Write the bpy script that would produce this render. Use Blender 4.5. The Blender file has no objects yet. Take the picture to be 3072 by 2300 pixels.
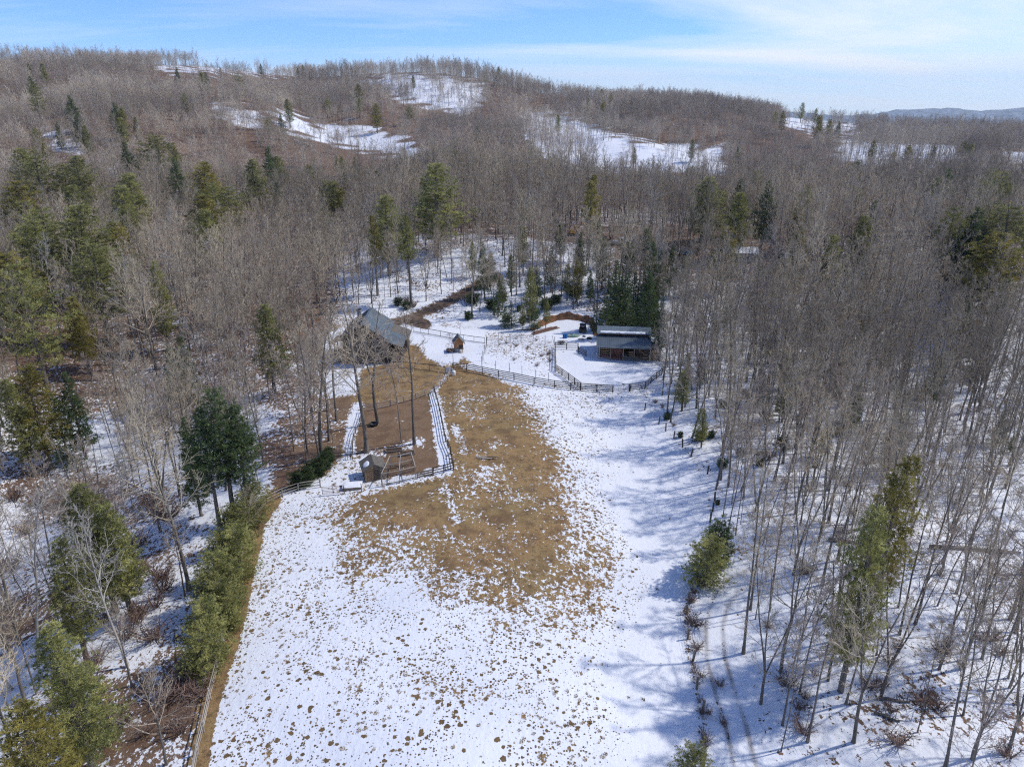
import bpy, bmesh, math, random
import numpy as np
from mathutils import Vector, Matrix

random.seed(7)
RNG = np.random.default_rng(11)
SC = bpy.context.scene
COL = SC.collection
R = math.radians

# ------------------------------------------------------------------ camera
CAM_H, PITCH, FPX = 45.0, R(21.5), 2130.0      # drone height (m), downward tilt, focal length in 3072-px units
cam = bpy.data.objects.new('camera', bpy.data.cameras.new('camera'))
COL.objects.link(cam)
cam.location = (0, 0, CAM_H)
cam.rotation_euler = (math.pi / 2 - PITCH, 0, 0)
cam.data.sensor_width = 36
cam.data.lens = 36 * FPX / 3072
cam.data.clip_start = 0.5
cam.data.clip_end = 40000
SC.camera = cam

# ------------------------------------------------------------------ sky, sun, exposure
SUN_AZ, SUN_EL = R(78), R(49)                   # azimuth clockwise from the viewing direction
CLOUD_OFF = (15.7, 8.3, 0)
world = bpy.data.worlds.new('World'); SC.world = world; world.use_nodes = True
nt = world.node_tree; nt.nodes.clear()
def wn(t, **k):
    n = nt.nodes.new(t)
    for a, v in k.items(): setattr(n, a, v)
    return n
out = wn('ShaderNodeOutputWorld'); bg = wn('ShaderNodeBackground')
sky = wn('ShaderNodeTexSky', sky_type='NISHITA', sun_disc=False, sun_elevation=SUN_EL, sun_rotation=SUN_AZ,
         altitude=2500, air_density=1.0, dust_density=0.2, ozone_density=5.0)
bg.inputs['Strength'].default_value = 0.122
# thin cirrus over the whole sky: noise on a flat layer above (direction / height)
tc = wn('ShaderNodeTexCoord'); sep = wn('ShaderNodeSeparateXYZ')
nt.links.new(tc.outputs['Generated'], sep.inputs[0])
zc = wn('ShaderNodeMath', operation='ADD'); zc.inputs[1].default_value = 0.10
nt.links.new(sep.outputs['Z'], zc.inputs[0])
zm = wn('ShaderNodeMath', operation='MAXIMUM'); zm.inputs[1].default_value = 0.03
nt.links.new(zc.outputs[0], zm.inputs[0])
dx = wn('ShaderNodeMath', operation='DIVIDE'); dy = wn('ShaderNodeMath', operation='DIVIDE')
nt.links.new(sep.outputs['X'], dx.inputs[0]); nt.links.new(zm.outputs[0], dx.inputs[1])
nt.links.new(sep.outputs['Y'], dy.inputs[0]); nt.links.new(zm.outputs[0], dy.inputs[1])
cmb = wn('ShaderNodeCombineXYZ')
nt.links.new(dx.outputs[0], cmb.inputs['X']); nt.links.new(dy.outputs[0], cmb.inputs['Y'])
mp = wn('ShaderNodeMapping'); mp.inputs['Rotation'].default_value = (0, 0, R(12)); mp.inputs['Scale'].default_value = (0.16, 0.42, 1)
mp.inputs['Location'].default_value = CLOUD_OFF
nt.links.new(cmb.outputs[0], mp.inputs[0])
nz = wn('ShaderNodeTexNoise'); nz.inputs['Scale'].default_value = 1.0; nz.inputs['Detail'].default_value = 7
nz.inputs['Roughness'].default_value = 0.56; nz.inputs['Distortion'].default_value = 0.5
nt.links.new(mp.outputs[0], nz.inputs['Vector'])
cr = wn('ShaderNodeValToRGB')
cr.color_ramp.elements[0].position = 0.43; cr.color_ramp.elements[0].color = (0, 0, 0, 1)
cr.color_ramp.elements[1].position = 0.66; cr.color_ramp.elements[1].color = (1, 1, 1, 1)
nt.links.new(nz.outputs['Fac'], cr.inputs[0])
amt = wn('ShaderNodeMath', operation='MULTIPLY'); amt.inputs[1].default_value = 0.9
nt.links.new(cr.outputs[0], amt.inputs[0])
tint = wn('ShaderNodeMix', data_type='RGBA', blend_type='MULTIPLY'); tint.inputs['Factor'].default_value = 1.0
tint.inputs['B'].default_value = (0.62, 0.79, 1.08, 1)
nt.links.new(sky.outputs[0], tint.inputs['A'])
mx = wn('ShaderNodeMix', data_type='RGBA'); mx.inputs['B'].default_value = (6.1, 6.15, 6.2, 1)
nt.links.new(amt.outputs[0], mx.inputs['Factor']); nt.links.new(tint.outputs['Result'], mx.inputs['A'])
hzr = wn('ShaderNodeMapRange', interpolation_type='SMOOTHSTEP')
for i_, v_ in enumerate((0.075, -0.01, 0.0, 0.6)): hzr.inputs[i_ + 1].default_value = v_
nt.links.new(sep.outputs['Z'], hzr.inputs[0])
mh_ = wn('ShaderNodeMix', data_type='RGBA'); mh_.inputs['B'].default_value = (5.2, 5.5, 5.8, 1)
nt.links.new(hzr.outputs[0], mh_.inputs['Factor']); nt.links.new(mx.outputs['Result'], mh_.inputs['A'])
nt.links.new(mh_.outputs['Result'], bg.inputs['Color']); nt.links.new(bg.outputs[0], out.inputs[0])

sun = bpy.data.objects.new('sun', bpy.data.lights.new('sun', 'SUN')); COL.objects.link(sun)
SUN_DIR = Vector((math.cos(SUN_EL) * math.sin(SUN_AZ), math.cos(SUN_EL) * math.cos(SUN_AZ), math.sin(SUN_EL)))
sun.rotation_euler = (-SUN_DIR).to_track_quat('-Z', 'Y').to_euler()
sun.data.energy = 2.2; sun.data.angle = R(1.5); sun.data.color = (1.0, 0.965, 0.91)
sun.location = (60, 0, 120)
SC.view_settings.view_transform = 'Standard'; SC.view_settings.look = 'None'
SC.view_settings.exposure = 0.62; SC.view_settings.gamma = 1.0
SC.cycles.use_denoising = False; SC.cycles.filter_width = 1.2; SC.cycles.use_adaptive_sampling = True; SC.cycles.adaptive_threshold = 0.022; SC.cycles.adaptive_min_samples = 40
SC.cycles.max_bounces = 4; SC.cycles.diffuse_bounces = 2; SC.cycles.transparent_max_bounces = 8
SC.cycles.sample_clamp_indirect = 4.0

# ------------------------------------------------------------------ terrain
CP, SP = math.cos(PITCH), math.sin(PITCH)
def ray(px, py):
    a, b = (px - 1536) / FPX, (1150 - py) / FPX
    return np.array([a, CP + SP * b, -SP + CP * b])
def project(x, y, z):
    dz = np.asarray(z, float) - CAM_H
    d = np.asarray(y) * CP - dz * SP
    d = np.where(np.abs(d) < 1e-3, 1e-3, d)
    u = np.asarray(y) * SP + dz * CP
    return 1536 + FPX * np.asarray(x) / d, 1150 - FPX * u / d, d
# skyline of the wooded ridge, tree tops, as (px, py), with its distance
_sk = np.array([(-900, 150, 1000), (0, 135, 1000), (280, 140, 980), (460, 152, 960), (625, 160, 960), (890, 195, 1050), (970, 197, 1060),
    (1055, 188, 1000), (1150, 180, 940), (1250, 174, 900), (1333, 180, 890), (1430, 194, 870), (1528, 215, 860), (1640, 243, 850),
    (1805, 257, 860), (1944, 264, 880), (2083, 278, 900), (2222, 295, 920), (2360, 312, 940), (2500, 326, 960), (2640, 338, 980),
    (2777, 354, 1000), (3072, 375, 1050), (4000, 400, 1100)], float)
_az, _Z = [], []
for px, py, d in _sk:
    v = ray(px, py); h = math.hypot(v[0], v[1])
    _az.append(math.atan2(v[0], v[1])); _Z.append(CAM_H + d * v[2] / h - 14.0)
_az, _Z, _R = np.array(_az), np.array(_Z), _sk[:, 2]
def sstep(a, b, x):
    t = np.clip((x - a) / (b - a), 0, 1); return t * t * (3 - 2 * t)
def H(x, y):
    x = np.asarray(x, float); y = np.asarray(y, float)
    r = np.hypot(x, y); a = np.arctan2(x, y)
    Rr = np.interp(a, _az, _R); Zr = np.interp(a, _az, _Z)
    r0 = 255.0
    s = np.clip((r - r0) / (Rr - r0), 0, None)
    z = np.where(s < 1, Zr * np.clip(s, 0, 1) ** 1.25, Zr - np.clip(r - Rr, 0, None) * 0.22)
    z = np.maximum(z, -190)
    # spurs and hollows of the far slope
    w = np.clip(s, 0, 1) * np.clip(1 - s, 0, 1) * 4
    z = z + w * (7 * np.sin(x * 0.013 + y * 0.006 + 1.1) + 5 * np.sin(x * 0.021 - y * 0.012 + 0.4) + 3 * np.sin(x * 0.05 + y * 0.031))
    # the wooded bench behind the house and barn
    z = z + 9.0 * sstep(146, 208, r) * sstep(-70, -25, x) * (1 - sstep(260, 620, r))
    # valley between the farm's bench and the far hill
    z = z - 13.0 * np.exp(-((r - 385) / 62) ** 2) * np.exp(-(a / R(21)) ** 4)
    # wooded ravine left of the pasture
    v = np.exp(-((x + 62 + 0.12 * (y - 60)) / 20.0) ** 2) * sstep(150, 95, y)
    z = z - 8.0 * v
    # the wood on the right falls away a little
    z = z - 3.5 * sstep(32, 75, x) * sstep(170, 110, y)
    # swell and swale of the pasture
    z = z + 1.1 * np.exp(-((x + 6) / 15) ** 2) * sstep(118, 80, y) * sstep(20, 45, y)
    z = z - 1.3 * np.exp(-((x - 17) / 9) ** 2) * sstep(120, 100, y)
    z = z + 0.16 * np.sin(x * 0.31 + 0.7 * np.sin(y * 0.17)) * np.sin(y * 0.27 + 1.3) + 0.35 * np.sin(x * 0.083 + 2) * np.sin(y * 0.071) * sstep(20, 60, r)
    return z
_t = np.geomspace(15, 3500, 1400)
def at(px, py, up=0.0):
    """the ground point that lies at that place of the photograph (or where a thing 'up' metres tall has its top there)"""
    v = ray(px, py)
    X, Y, Zz = v[0] * _t, v[1] * _t, CAM_H + v[2] * _t
    g = Zz - (H(X, Y) + up)
    i = np.argmax(g < 0)
    if g[i] >= 0: i = len(_t) - 1
    k = g[i - 1] / (g[i - 1] - g[i]) if i > 0 else 0
    t = _t[i - 1] + (_t[i] - _t[i - 1]) * k
    x, y = v[0] * t, v[1] * t
    return Vector((x, y, float(H(x, y))))
D = 3072 / 2212.0                                # measurements taken on a 2212-px wide view
def atd(x, y, up=0.0): return at(x * D, y * D, up)
def gz(x, y): return float(H(x, y))

def in_poly(px, py, poly):
    poly = np.asarray(poly, float); n = len(poly); ins = np.zeros(np.shape(px), bool)
    j = n - 1
    for i in range(n):
        xi, yi = poly[i]; xj, yj = poly[j]
        c = ((yi > py) != (yj > py)) & (px < (xj - xi) * (py - yi) / (yj - yi + 1e-9) + xi)
        ins ^= c; j = i
    return ins
def d_line(px, py, pts, closed=False):
    best = np.full(np.shape(px), 1e9)
    P = list(pts) + ([pts[0]] if closed else [])
    for (ax, ay), (bx, by) in zip(P[:-1], P[1:]):
        L2 = (bx - ax) ** 2 + (by - ay) ** 2 + 1e-9
        t = np.clip(((px - ax) * (bx - ax) + (py - ay) * (by - ay)) / L2, 0, 1)
        best = np.minimum(best, np.hypot(px - ax - t * (bx - ax), py - ay - t * (by - ay)))
    return best

# ------------------------------------------------------------------ materials
def mat(name, col, rough=0.8, var=0.25, scale=3.0, bump=0.0, metal=0.0, rand=0.0, stretch=None, coord='Object', spec=0.3, col2=None, rcol=None):
    m = bpy.data.materials.new(name); m.use_nodes = True
    t = m.node_tree; b = t.nodes['Principled BSDF']; L = t.links
    b.inputs['Roughness'].default_value = rough; b.inputs['Metallic'].default_value = metal
    b.inputs['Specular IOR Level'].default_value = spec
    c = t.nodes.new('ShaderNodeTexCoord'); n = t.nodes.new('ShaderNodeTexNoise')
    n.inputs['Scale'].default_value = scale; n.inputs['Detail'].default_value = 5
    if stretch:
        mpn = t.nodes.new('ShaderNodeMapping'); mpn.inputs['Scale'].default_value = stretch
        L.new(c.outputs[coord], mpn.inputs[0]); L.new(mpn.outputs[0], n.inputs['Vector'])
    else: L.new(c.outputs[coord], n.inputs['Vector'])
    rp = t.nodes.new('ShaderNodeValToRGB')
    e = rp.color_ramp.elements
    e[0].position, e[1].position = 0.32, 0.68
    lo = [v * (1 - var) for v in col]; hi = [min(1, v * (1 + var)) for v in (col2 or col)]
    e[0].color = (*lo, 1); e[1].color = (*hi, 1)
    L.new(n.outputs['Fac'], rp.inputs[0]); src = rp.outputs[0]
    if rand:
        oi = t.nodes.new('ShaderNodeObjectInfo'); mr = t.nodes.new('ShaderNodeMapRange')
        mr.inputs['To Min'].default_value = 1 - rand; mr.inputs['To Max'].default_value = 1 + rand
        L.new(oi.outputs['Random'], mr.inputs[0])
        h = t.nodes.new('ShaderNodeHueSaturation')
        L.new(mr.outputs[0], h.inputs['Value']); L.new(src, h.inputs['Color']); src = h.outputs[0]
    if rcol:
        oi2 = t.nodes.new('ShaderNodeObjectInfo'); fr = t.nodes.new('ShaderNodeMath'); fr.operation = 'FRACT'; ml = t.nodes.new('ShaderNodeMath'); ml.operation = 'MULTIPLY'; ml.inputs[1].default_value = 7.31
        L.new(oi2.outputs['Random'], ml.inputs[0]); L.new(ml.outputs[0], fr.inputs[0])
        cm = t.nodes.new('ShaderNodeMix'); cm.data_type = 'RGBA'; cm.inputs['B'].default_value = (*rcol, 1)
        L.new(fr.outputs[0], cm.inputs['Factor']); L.new(src, cm.inputs['A']); src = cm.outputs['Result']
        # stands of different kinds: tone drifts over the hillside with the tree's place
        sn_ = t.nodes.new('ShaderNodeTexNoise'); sn_.inputs['Scale'].default_value = 0.016; sn_.inputs['Detail'].default_value = 3; L.new(oi2.outputs['Location'], sn_.inputs['Vector'])
        sr_ = t.nodes.new('ShaderNodeMapRange'); L.new(sn_.outputs['Fac'], sr_.inputs[0])
        for i_, v_ in enumerate((.36, .64, .68, 1.3)): sr_.inputs[i_ + 1].default_value = v_
        hs_ = t.nodes.new('ShaderNodeHueSaturation'); L.new(sr_.outputs[0], hs_.inputs['Value']); L.new(src, hs_.inputs['Color']); src = hs_.outputs[0]
    L.new(src, b.inputs['Base Color'])
    if bump:
        bp = t.nodes.new('ShaderNodeBump'); bp.inputs['Strength'].default_value = bump; bp.inputs['Distance'].default_value = 0.05
        L.new(n.outputs['Fac'], bp.inputs['Height']); L.new(bp.outputs[0], b.inputs['Normal'])
    return m
def leaf_mat(name, col, tip, rand=0.2, scale=0.7):
    m = mat(name, col, rough=0.65, var=0.3, scale=scale, rand=rand, spec=0.15, col2=tip)
    t = m.node_tree; b = t.nodes['Principled BSDF']
    tr = t.nodes.new('ShaderNodeBsdfTranslucent'); mxs = t.nodes.new('ShaderNodeMixShader'); mxs.inputs[0].default_value = 0.3
    src = b.inputs['Base Color'].links[0].from_socket
    t.links.new(src, tr.inputs['Color'])
    o = t.nodes['Material Output']
    t.links.new(b.outputs[0], mxs.inputs[1]); t.links.new(tr.outputs[0], mxs.inputs[2]); t.links.new(mxs.outputs[0], o.inputs[0])
    return m
M = {}
HAZE = 0.00007
M['bark'] = mat('bark', (0.165, 0.143, 0.117), 0.9, 0.35, 1.2, 0.3, rand=0.22, stretch=(3, 3, 0.5))
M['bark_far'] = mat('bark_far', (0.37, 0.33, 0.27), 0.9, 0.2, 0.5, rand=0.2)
M['bark_pale'] = mat('bark_pale', (0.40, 0.37, 0.32), 0.85, 0.3, 0.8, 0.2, rand=0.1, stretch=(2, 2, 0.6))
M['twig'] = mat('twig', (0.49, 0.41, 0.28), 0.9, 0.2, 0.4, rand=0.26, rcol=(0.41, 0.335, 0.25))
M['twig_red'] = mat('twig_red', (0.39, 0.315, 0.265), 0.9, 0.2, 0.4, rand=0.2)
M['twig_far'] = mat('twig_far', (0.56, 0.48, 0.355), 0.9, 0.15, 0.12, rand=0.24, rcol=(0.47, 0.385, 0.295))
M['pine'] = leaf_mat('pine_needles', (0.15, 0.175, 0.05), (0.40, 0.38, 0.14))
M['pine_dark'] = leaf_mat('pine_needles_dark', (0.065, 0.105, 0.045), (0.17, 0.22, 0.085))
M['pine_gold'] = leaf_mat('pine_needles_gold', (0.16, 0.15, 0.035), (0.39, 0.33, 0.09))
M['evergreen'] = leaf_mat('evergreen_leaves', (0.05, 0.08, 0.03), (0.12, 0.16, 0.065))
M['brush'] = mat('brush_twigs', (0.20, 0.13, 0.10), 0.9, 0.3, 1.0, rand=0.25)
M['grass'] = mat('dry_grass', (0.36, 0.25, 0.12), 0.9, 0.3, 0.6, rand=0.3, coord='Object')
M['log'] = mat('dark_log', (0.075, 0.05, 0.035), 0.85, 0.35, 2.0, 0.3, rand=0.25, stretch=(0.6, 4, 4))
M['chink'] = mat('chinking', (0.42, 0.38, 0.33), 0.9, 0.15, 3.0)
M['siding'] = mat('dark_siding', (0.085, 0.058, 0.040), 0.85, 0.3, 2.0, 0.2, stretch=(6, 6, 0.6))
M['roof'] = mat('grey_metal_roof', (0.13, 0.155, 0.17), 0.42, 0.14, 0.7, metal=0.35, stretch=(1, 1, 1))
M['roof_light'] = mat('pale_and_sunlit_metal_roof', (0.19, 0.225, 0.24), 0.42, 0.14, 0.7, metal=0.3)  # paler copy of grey metal; on house and playhouse it paints the sunlit slope
M['roof_brown'] = mat('weathered_roof', (0.14, 0.125, 0.105), 0.85, 0.25, 3.0, 0.2)
M['wood'] = mat('weathered_wood', (0.20, 0.165, 0.125), 0.85, 0.3, 2.0, 0.2, rand=0.2, stretch=(0.5, 5, 5))
M['wood_grey'] = mat('grey_rails', (0.36, 0.32, 0.27), 0.85, 0.25, 2.0, 0.2, rand=0.2, stretch=(0.5, 5, 5))
M['wood_dark'] = mat('dark_rails', (0.062, 0.047, 0.037), 0.8, 0.3, 2.0, 0.2, rand=0.3, stretch=(0.5, 5, 5))
M['wood_tan'] = mat('tan_boards', (0.30, 0.20, 0.11), 0.8, 0.25, 1.5, 0.2, rand=0.15, stretch=(0.6, 6, 6))
M['wood_orange'] = mat('orange_boards', (0.33, 0.15, 0.06), 0.7, 0.2, 1.5, 0.1, stretch=(5, 5, 0.6))
M['wood_red'] = mat('barn_red_boards', (0.15, 0.062, 0.045), 0.8, 0.3, 1.5, 0.2, rand=0.2, stretch=(4, 4, 0.6))
M['steel'] = mat('galvanised_steel', (0.42, 0.44, 0.46), 0.4, 0.12, 3, metal=0.7)
M['black'] = mat('black_metal', (0.02, 0.02, 0.022), 0.5, 0.2, 3)
M['gate_red'] = mat('red_gate_paint', (0.23, 0.062, 0.038), 0.55, 0.25, 3, rand=0.1)
M['white'] = mat('white_plastic', (0.78, 0.78, 0.76), 0.45, 0.05, 3)
M['glass'] = mat('dark_glass', (0.02, 0.025, 0.03), 0.08, 0.1, 1, spec=0.6)
M['blue'] = mat('blue_plastic', (0.02, 0.13, 0.38), 0.4, 0.1, 2)
M['boat'] = mat('pale_green_hull', (0.30, 0.42, 0.31), 0.4, 0.1, 2)
M['rubber'] = mat('tyre_rubber', (0.022, 0.022, 0.024), 0.8, 0.2, 6)
M['dirt'] = mat('red_dirt', (0.19, 0.095, 0.048), 0.95, 0.45, 1.6, 0.6)
M['snowpatch'] = mat('snow', (0.79, 0.80, 0.82), 0.6, 0.02, 2.0, 0.1, spec=0.2)
M['stone'] = mat('grey_stone', (0.30, 0.29, 0.28), 0.85, 0.2, 3, 0.3, rand=0.2)
M['fabric'] = mat('dark_seat', (0.03, 0.03, 0.03), 0.8, 0.2, 3)
M['paint_red'] = mat('dull_red_paint', (0.13, 0.02, 0.02), 0.35, 0.1, 2)
M['paint_white'] = mat('white_paint', (0.62, 0.62, 0.60), 0.35, 0.06, 2)
M['paint_blue'] = mat('teal_paint', (0.10, 0.21, 0.27), 0.35, 0.1, 2)
M['paint_yellow'] = mat('machine_yellow', (0.55, 0.28, 0.03), 0.45, 0.1, 2)
M['utv'] = mat('dark_green_body', (0.028, 0.036, 0.026), 0.4, 0.1, 2)

# ------------------------------------------------------------------ mesh helpers
class MB:
    def __init__(s): s.v, s.f = [], []
    def quad(s, a, b, c, d):
        n = len(s.v); s.v += [a, b, c, d]; s.f.append((n, n + 1, n + 2, n + 3)); return s
    def box(s, x0, x1, y0, y1, z0, z1):
        n = len(s.v)
        s.v += [(x0, y0, z0), (x1, y0, z0), (x1, y1, z0), (x0, y1, z0), (x0, y0, z1), (x1, y0, z1), (x1, y1, z1), (x0, y1, z1)]
        for q in ((0, 3, 2, 1), (4, 5, 6, 7), (0, 1, 5, 4), (1, 2, 6, 5), (2, 3, 7, 6), (3, 0, 4, 7)): s.f.append(tuple(n + i for i in q))
        return s
    def prism(s, poly, axis, a, b):
        """extrude a 2-D outline along an axis"""
        n = len(s.v); k = len(poly)
        for t in (a, b):
            for (p, q) in poly:
                s.v.append((t, p, q) if axis == 'x' else (p, t, q) if axis == 'y' else (p, q, t))
        s.f.append(tuple(n + i for i in range(k))[::-1]); s.f.append(tuple(n + k + i for i in range(k)))
        for i in range(k): s.f.append((n + i, n + (i + 1) % k, n + k + (i + 1) % k, n + k + i))
        return s
    def tube(s, pts, rad, sides=5, cap=True):
        n0 = len(s.v); k = len(pts)
        d = Vector(pts[-1]) - Vector(pts[0])
        if d.length < 1e-6: return s
        d.normalize()
        ref = Vector((0, 0, 1)) if abs(d.z) < 0.9 else Vector((1, 0, 0))
        u = d.cross(ref).normalized(); w = d.cross(u)
        cs = [(math.cos(2 * math.pi * i / sides), math.sin(2 * math.pi * i / sides)) for i in range(sides)]
        for p, r in zip(pts, rad):
            for c, sn in cs:
                s.v.append((p[0] + (u.x * c + w.x * sn) * r, p[1] + (u.y * c + w.y * sn) * r, p[2] + (u.z * c + w.z * sn) * r))
        for j in range(k - 1):
            a = n0 + j * sides
            for i in range(sides):
                i2 = (i + 1) % sides
                s.f.append((a + i, a + i2, a + sides + i2, a + sides + i))
        if cap:
            s.f.append(tuple(n0 + i for i in range(sides))[::-1]); s.f.append(tuple(n0 + (k - 1) * sides + i for i in range(sides)))
        return s
    def lathe(s, prof, n=12, cx=0, cy=0):
        n0 = len(s.v); k = len(prof)
        for r, z in prof:
            for i in range(n):
                a = 2 * math.pi * i / n; s.v.append((cx + r * math.cos(a), cy + r * math.sin(a), z))
        for j in range(k - 1):
            for i in range(n):
                i2 = (i + 1) % n; a = n0 + j * n
                s.f.append((a + i, a + i2, a + n + i2, a + n + i))
        s.f.append(tuple(n0 + i for i in range(n))[::-1]); s.f.append(tuple(n0 + (k - 1) * n + i for i in range(n)))
        return s
    def mesh(s, name, m, smooth=False):
        me = bpy.data.meshes.new(name); me.from_pydata(s.v, [], s.f); me.update()
        if m: me.materials.append(M[m] if isinstance(m, str) else m)
        if smooth: me.polygons.foreach_set('use_smooth', [True] * len(me.polygons))
        return me
def obj(name, mesh, parent=None, loc=None, rot=None, scale=None):
    o = bpy.data.objects.new(name, mesh); COL.objects.link(o)
    if parent: o.parent = parent
    if loc is not None: o.location = loc
    if rot is not None: o.rotation_euler = rot
    if scale is not None: o.scale = scale
    return o
def tag(o, label, cat, group=None):
    o['label'] = label; o['category'] = cat
    if group: o['group'] = group
    return o
def thing(name, label, cat, loc=(0, 0, 0), rz=0.0, group=None):
    o = obj(name, None, None, loc, (0, 0, rz)); o.empty_display_size = 0.3
    return tag(o, label, cat, group)
_unit = {}
def unit(kind, m):
    k = (kind, m)
    if k not in _unit:
        b = MB()
        if kind == 'box': b.box(-.5, .5, -.5, .5, -.5, .5)
        elif kind == 'post': b.box(-.5, .5, -.5, .5, 0, 1)
        elif kind == 'round': b.tube([(-.5, 0, 0), (-.17, 0.06, .05), (.2, -0.04, -.03), (.5, 0, 0)], [.5, .52, .48, .45], 6)
        elif kind == 'logcyl': b.tube([(-.5, 0, 0), (.5, 0, 0)], [.5, .5], 8)
        elif kind == 'pole': b.tube([(0, 0, 0), (0, 0, 1)], [.5, .5], 6)
        _unit[k] = b.mesh(kind + '_' + m, m)
    return _unit[k]
def beam(name, a, b, w, h, m, parent, kind='box'):
    a, b = Vector(a), Vector(b); d = b - a
    L = d.length
    o = obj(name, unit(kind, m), parent, (a + b) / 2)
    yaw = math.atan2(d.y, d.x); pit = -math.atan2(d.z, math.hypot(d.x, d.y))
    o.rotation_euler = (0, pit, yaw); o.scale = (L, w, h)
    return o
def post(parent, p, h, w, m, name='post', lean=0.0, kind='post'):
    return obj(name, unit(kind, m), parent, p, (random.uniform(-lean, lean), random.uniform(-lean, lean), random.uniform(0, .3)), (w, w, h))
def resample(pts, step):
    P = [Vector(p) for p in pts]; out = [P[0].copy()]
    for a, b in zip(P[:-1], P[1:]):
        n = max(1, round((b - a).length / step))
        for i in range(1, n + 1):
            q = a.lerp(b, i / n); q.z = gz(q.x, q.y); out.append(q)
    return out

# ------------------------------------------------------------------ ground plan: where snow lies, where grass, litter and bare dirt show
# outlines measured on the 2212-px view of the photograph, carried onto the terrain
CORE = [(990, 795), (1060, 815), (1105, 850), (1115, 900), (1150, 980), (1180, 1060), (1225, 1130), (1190, 1180), (1080, 1170), (960, 1120),
        (900, 1095), (800, 1092), (790, 1078), (840, 1058), (980, 1030), (975, 960), (955, 880), (945, 850), (965, 810)]
OUTER = [(985, 790), (1090, 806), (1165, 850), (1225, 920), (1270, 1010), (1320, 1100), (1400, 1190), (1430, 1260), (1350, 1400), (1150, 1430), (930, 1390),
         (740, 1310), (690, 1190), (675, 1095), (690, 1066), (830, 1052), (975, 1018), (945, 870), (940, 850), (970, 805)]
YARD = [(870, 735), (905, 735), (930, 770), (985, 778), (1000, 760), (1045, 790), (985, 800), (972, 812), (962, 826), (935, 850), (945, 900), (958, 1010), (905, 1030),
        (820, 1040), (770, 1000), (755, 950), (700, 985), (650, 980), (600, 940), (640, 880), (700, 850), (765, 845), (770, 800), (790, 785), (860, 770)]
YARD_GRASS = [(865, 720), (990, 770), (1060, 800), (985, 800), (940, 850), (850, 870), (760, 870), (740, 830), (780, 780), (860, 770)]
LANE = [(742, 1050), (745, 1000), (752, 950), (765, 905), (772, 880)]
STRIP = [(942, 865), (950, 930), (953, 975), (962, 1010)]
DRIVE = [(1075, 596), (1040, 610), (990, 640), (950, 660), (910, 676), (880, 690), (845, 698)]
DRIVE2 = [(880, 690), (920, 700)]
FARROAD = [(1180, 515), (1290, 523), (1370, 535), (1450, 548), (1520, 575), (1600, 600)]
TRACK = [(1640, 1240), (1585, 1262), (1556, 1300), (1543, 1350), (1546, 1420), (1565, 1490), (1590, 1570), (1610, 1656), (1625, 1720)]
LEFTEDGE = [(590, 1080), (555, 1120), (545, 1180), (528, 1250), (515, 1320), (497, 1390), (470, 1460), (448, 1560), (432, 1660), (425, 1720)]
CLEARING = [(421, 1760), (440, 1580), (470, 1450), (520, 1230), (555, 1085), (640, 1045), (700, 1022), (735, 985), (742, 900), (690, 850), (676, 790), (708, 712), (770, 690),
            (850, 672), (905, 668), (960, 700), (1040, 704), (1090, 700), (1150, 686), (1190, 678), (1285, 682), (1296, 700), (1420, 712), (1445, 760), (1452, 800), (1400, 855),
            (1440, 930), (1500, 985), (1530, 1060), (1545, 1150), (1530, 1235), (1640, 1225), (1600, 1290), (1592, 1420), (1630, 1560), (1665, 1760)]
FARSNOW = [([(780, 178), (850, 160), (960, 165), (1045, 185), (1050, 215), (1000, 255), (940, 235), (860, 215)], 0.78, 0.5),
           ([(585, 240), (630, 245), (680, 272), (770, 270), (860, 298), (935, 330), (900, 345), (800, 325), (700, 305), (620, 285)], 0.85, 0.06),
           ([(1130, 250), (1200, 245), (1300, 280), (1400, 310), (1560, 320), (1570, 375), (1400, 385), (1250, 370), (1180, 340), (1120, 290)], 0.93, 0.36),
           ([(1690, 250), (1760, 258), (1850, 275), (1855, 290), (1760, 285), (1690, 268)], 0.92, 0.05),
           ([(340, 142), (480, 146), (640, 152), (640, 160), (480, 157), (345, 150)], 0.92, 0.0),
           ([(95, 285), (180, 290), (185, 335), (110, 335)], 0.5, 0.7),
           ([(460, 225), (560, 240), (570, 280), (470, 265)], 0.6, 0.6),
           ([(1820, 300), (2060, 300), (2080, 350), (1900, 380), (1800, 345)], 0.75, 0.45),
           ([(2170, 330), (2230, 330), (2230, 360), (2175, 360)], 0.9, 0.2)]
def lownoise(x, y, s=0.1, o=0.0):
    return 0.5 + 0.25 * np.sin(x * s + 1.7 * np.sin(y * s * .73 + o) + o) + 0.25 * np.sin(y * s * 1.31 + 1.3 * np.sin(x * s * .57 + 2 * o) + 1.1)
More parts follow.
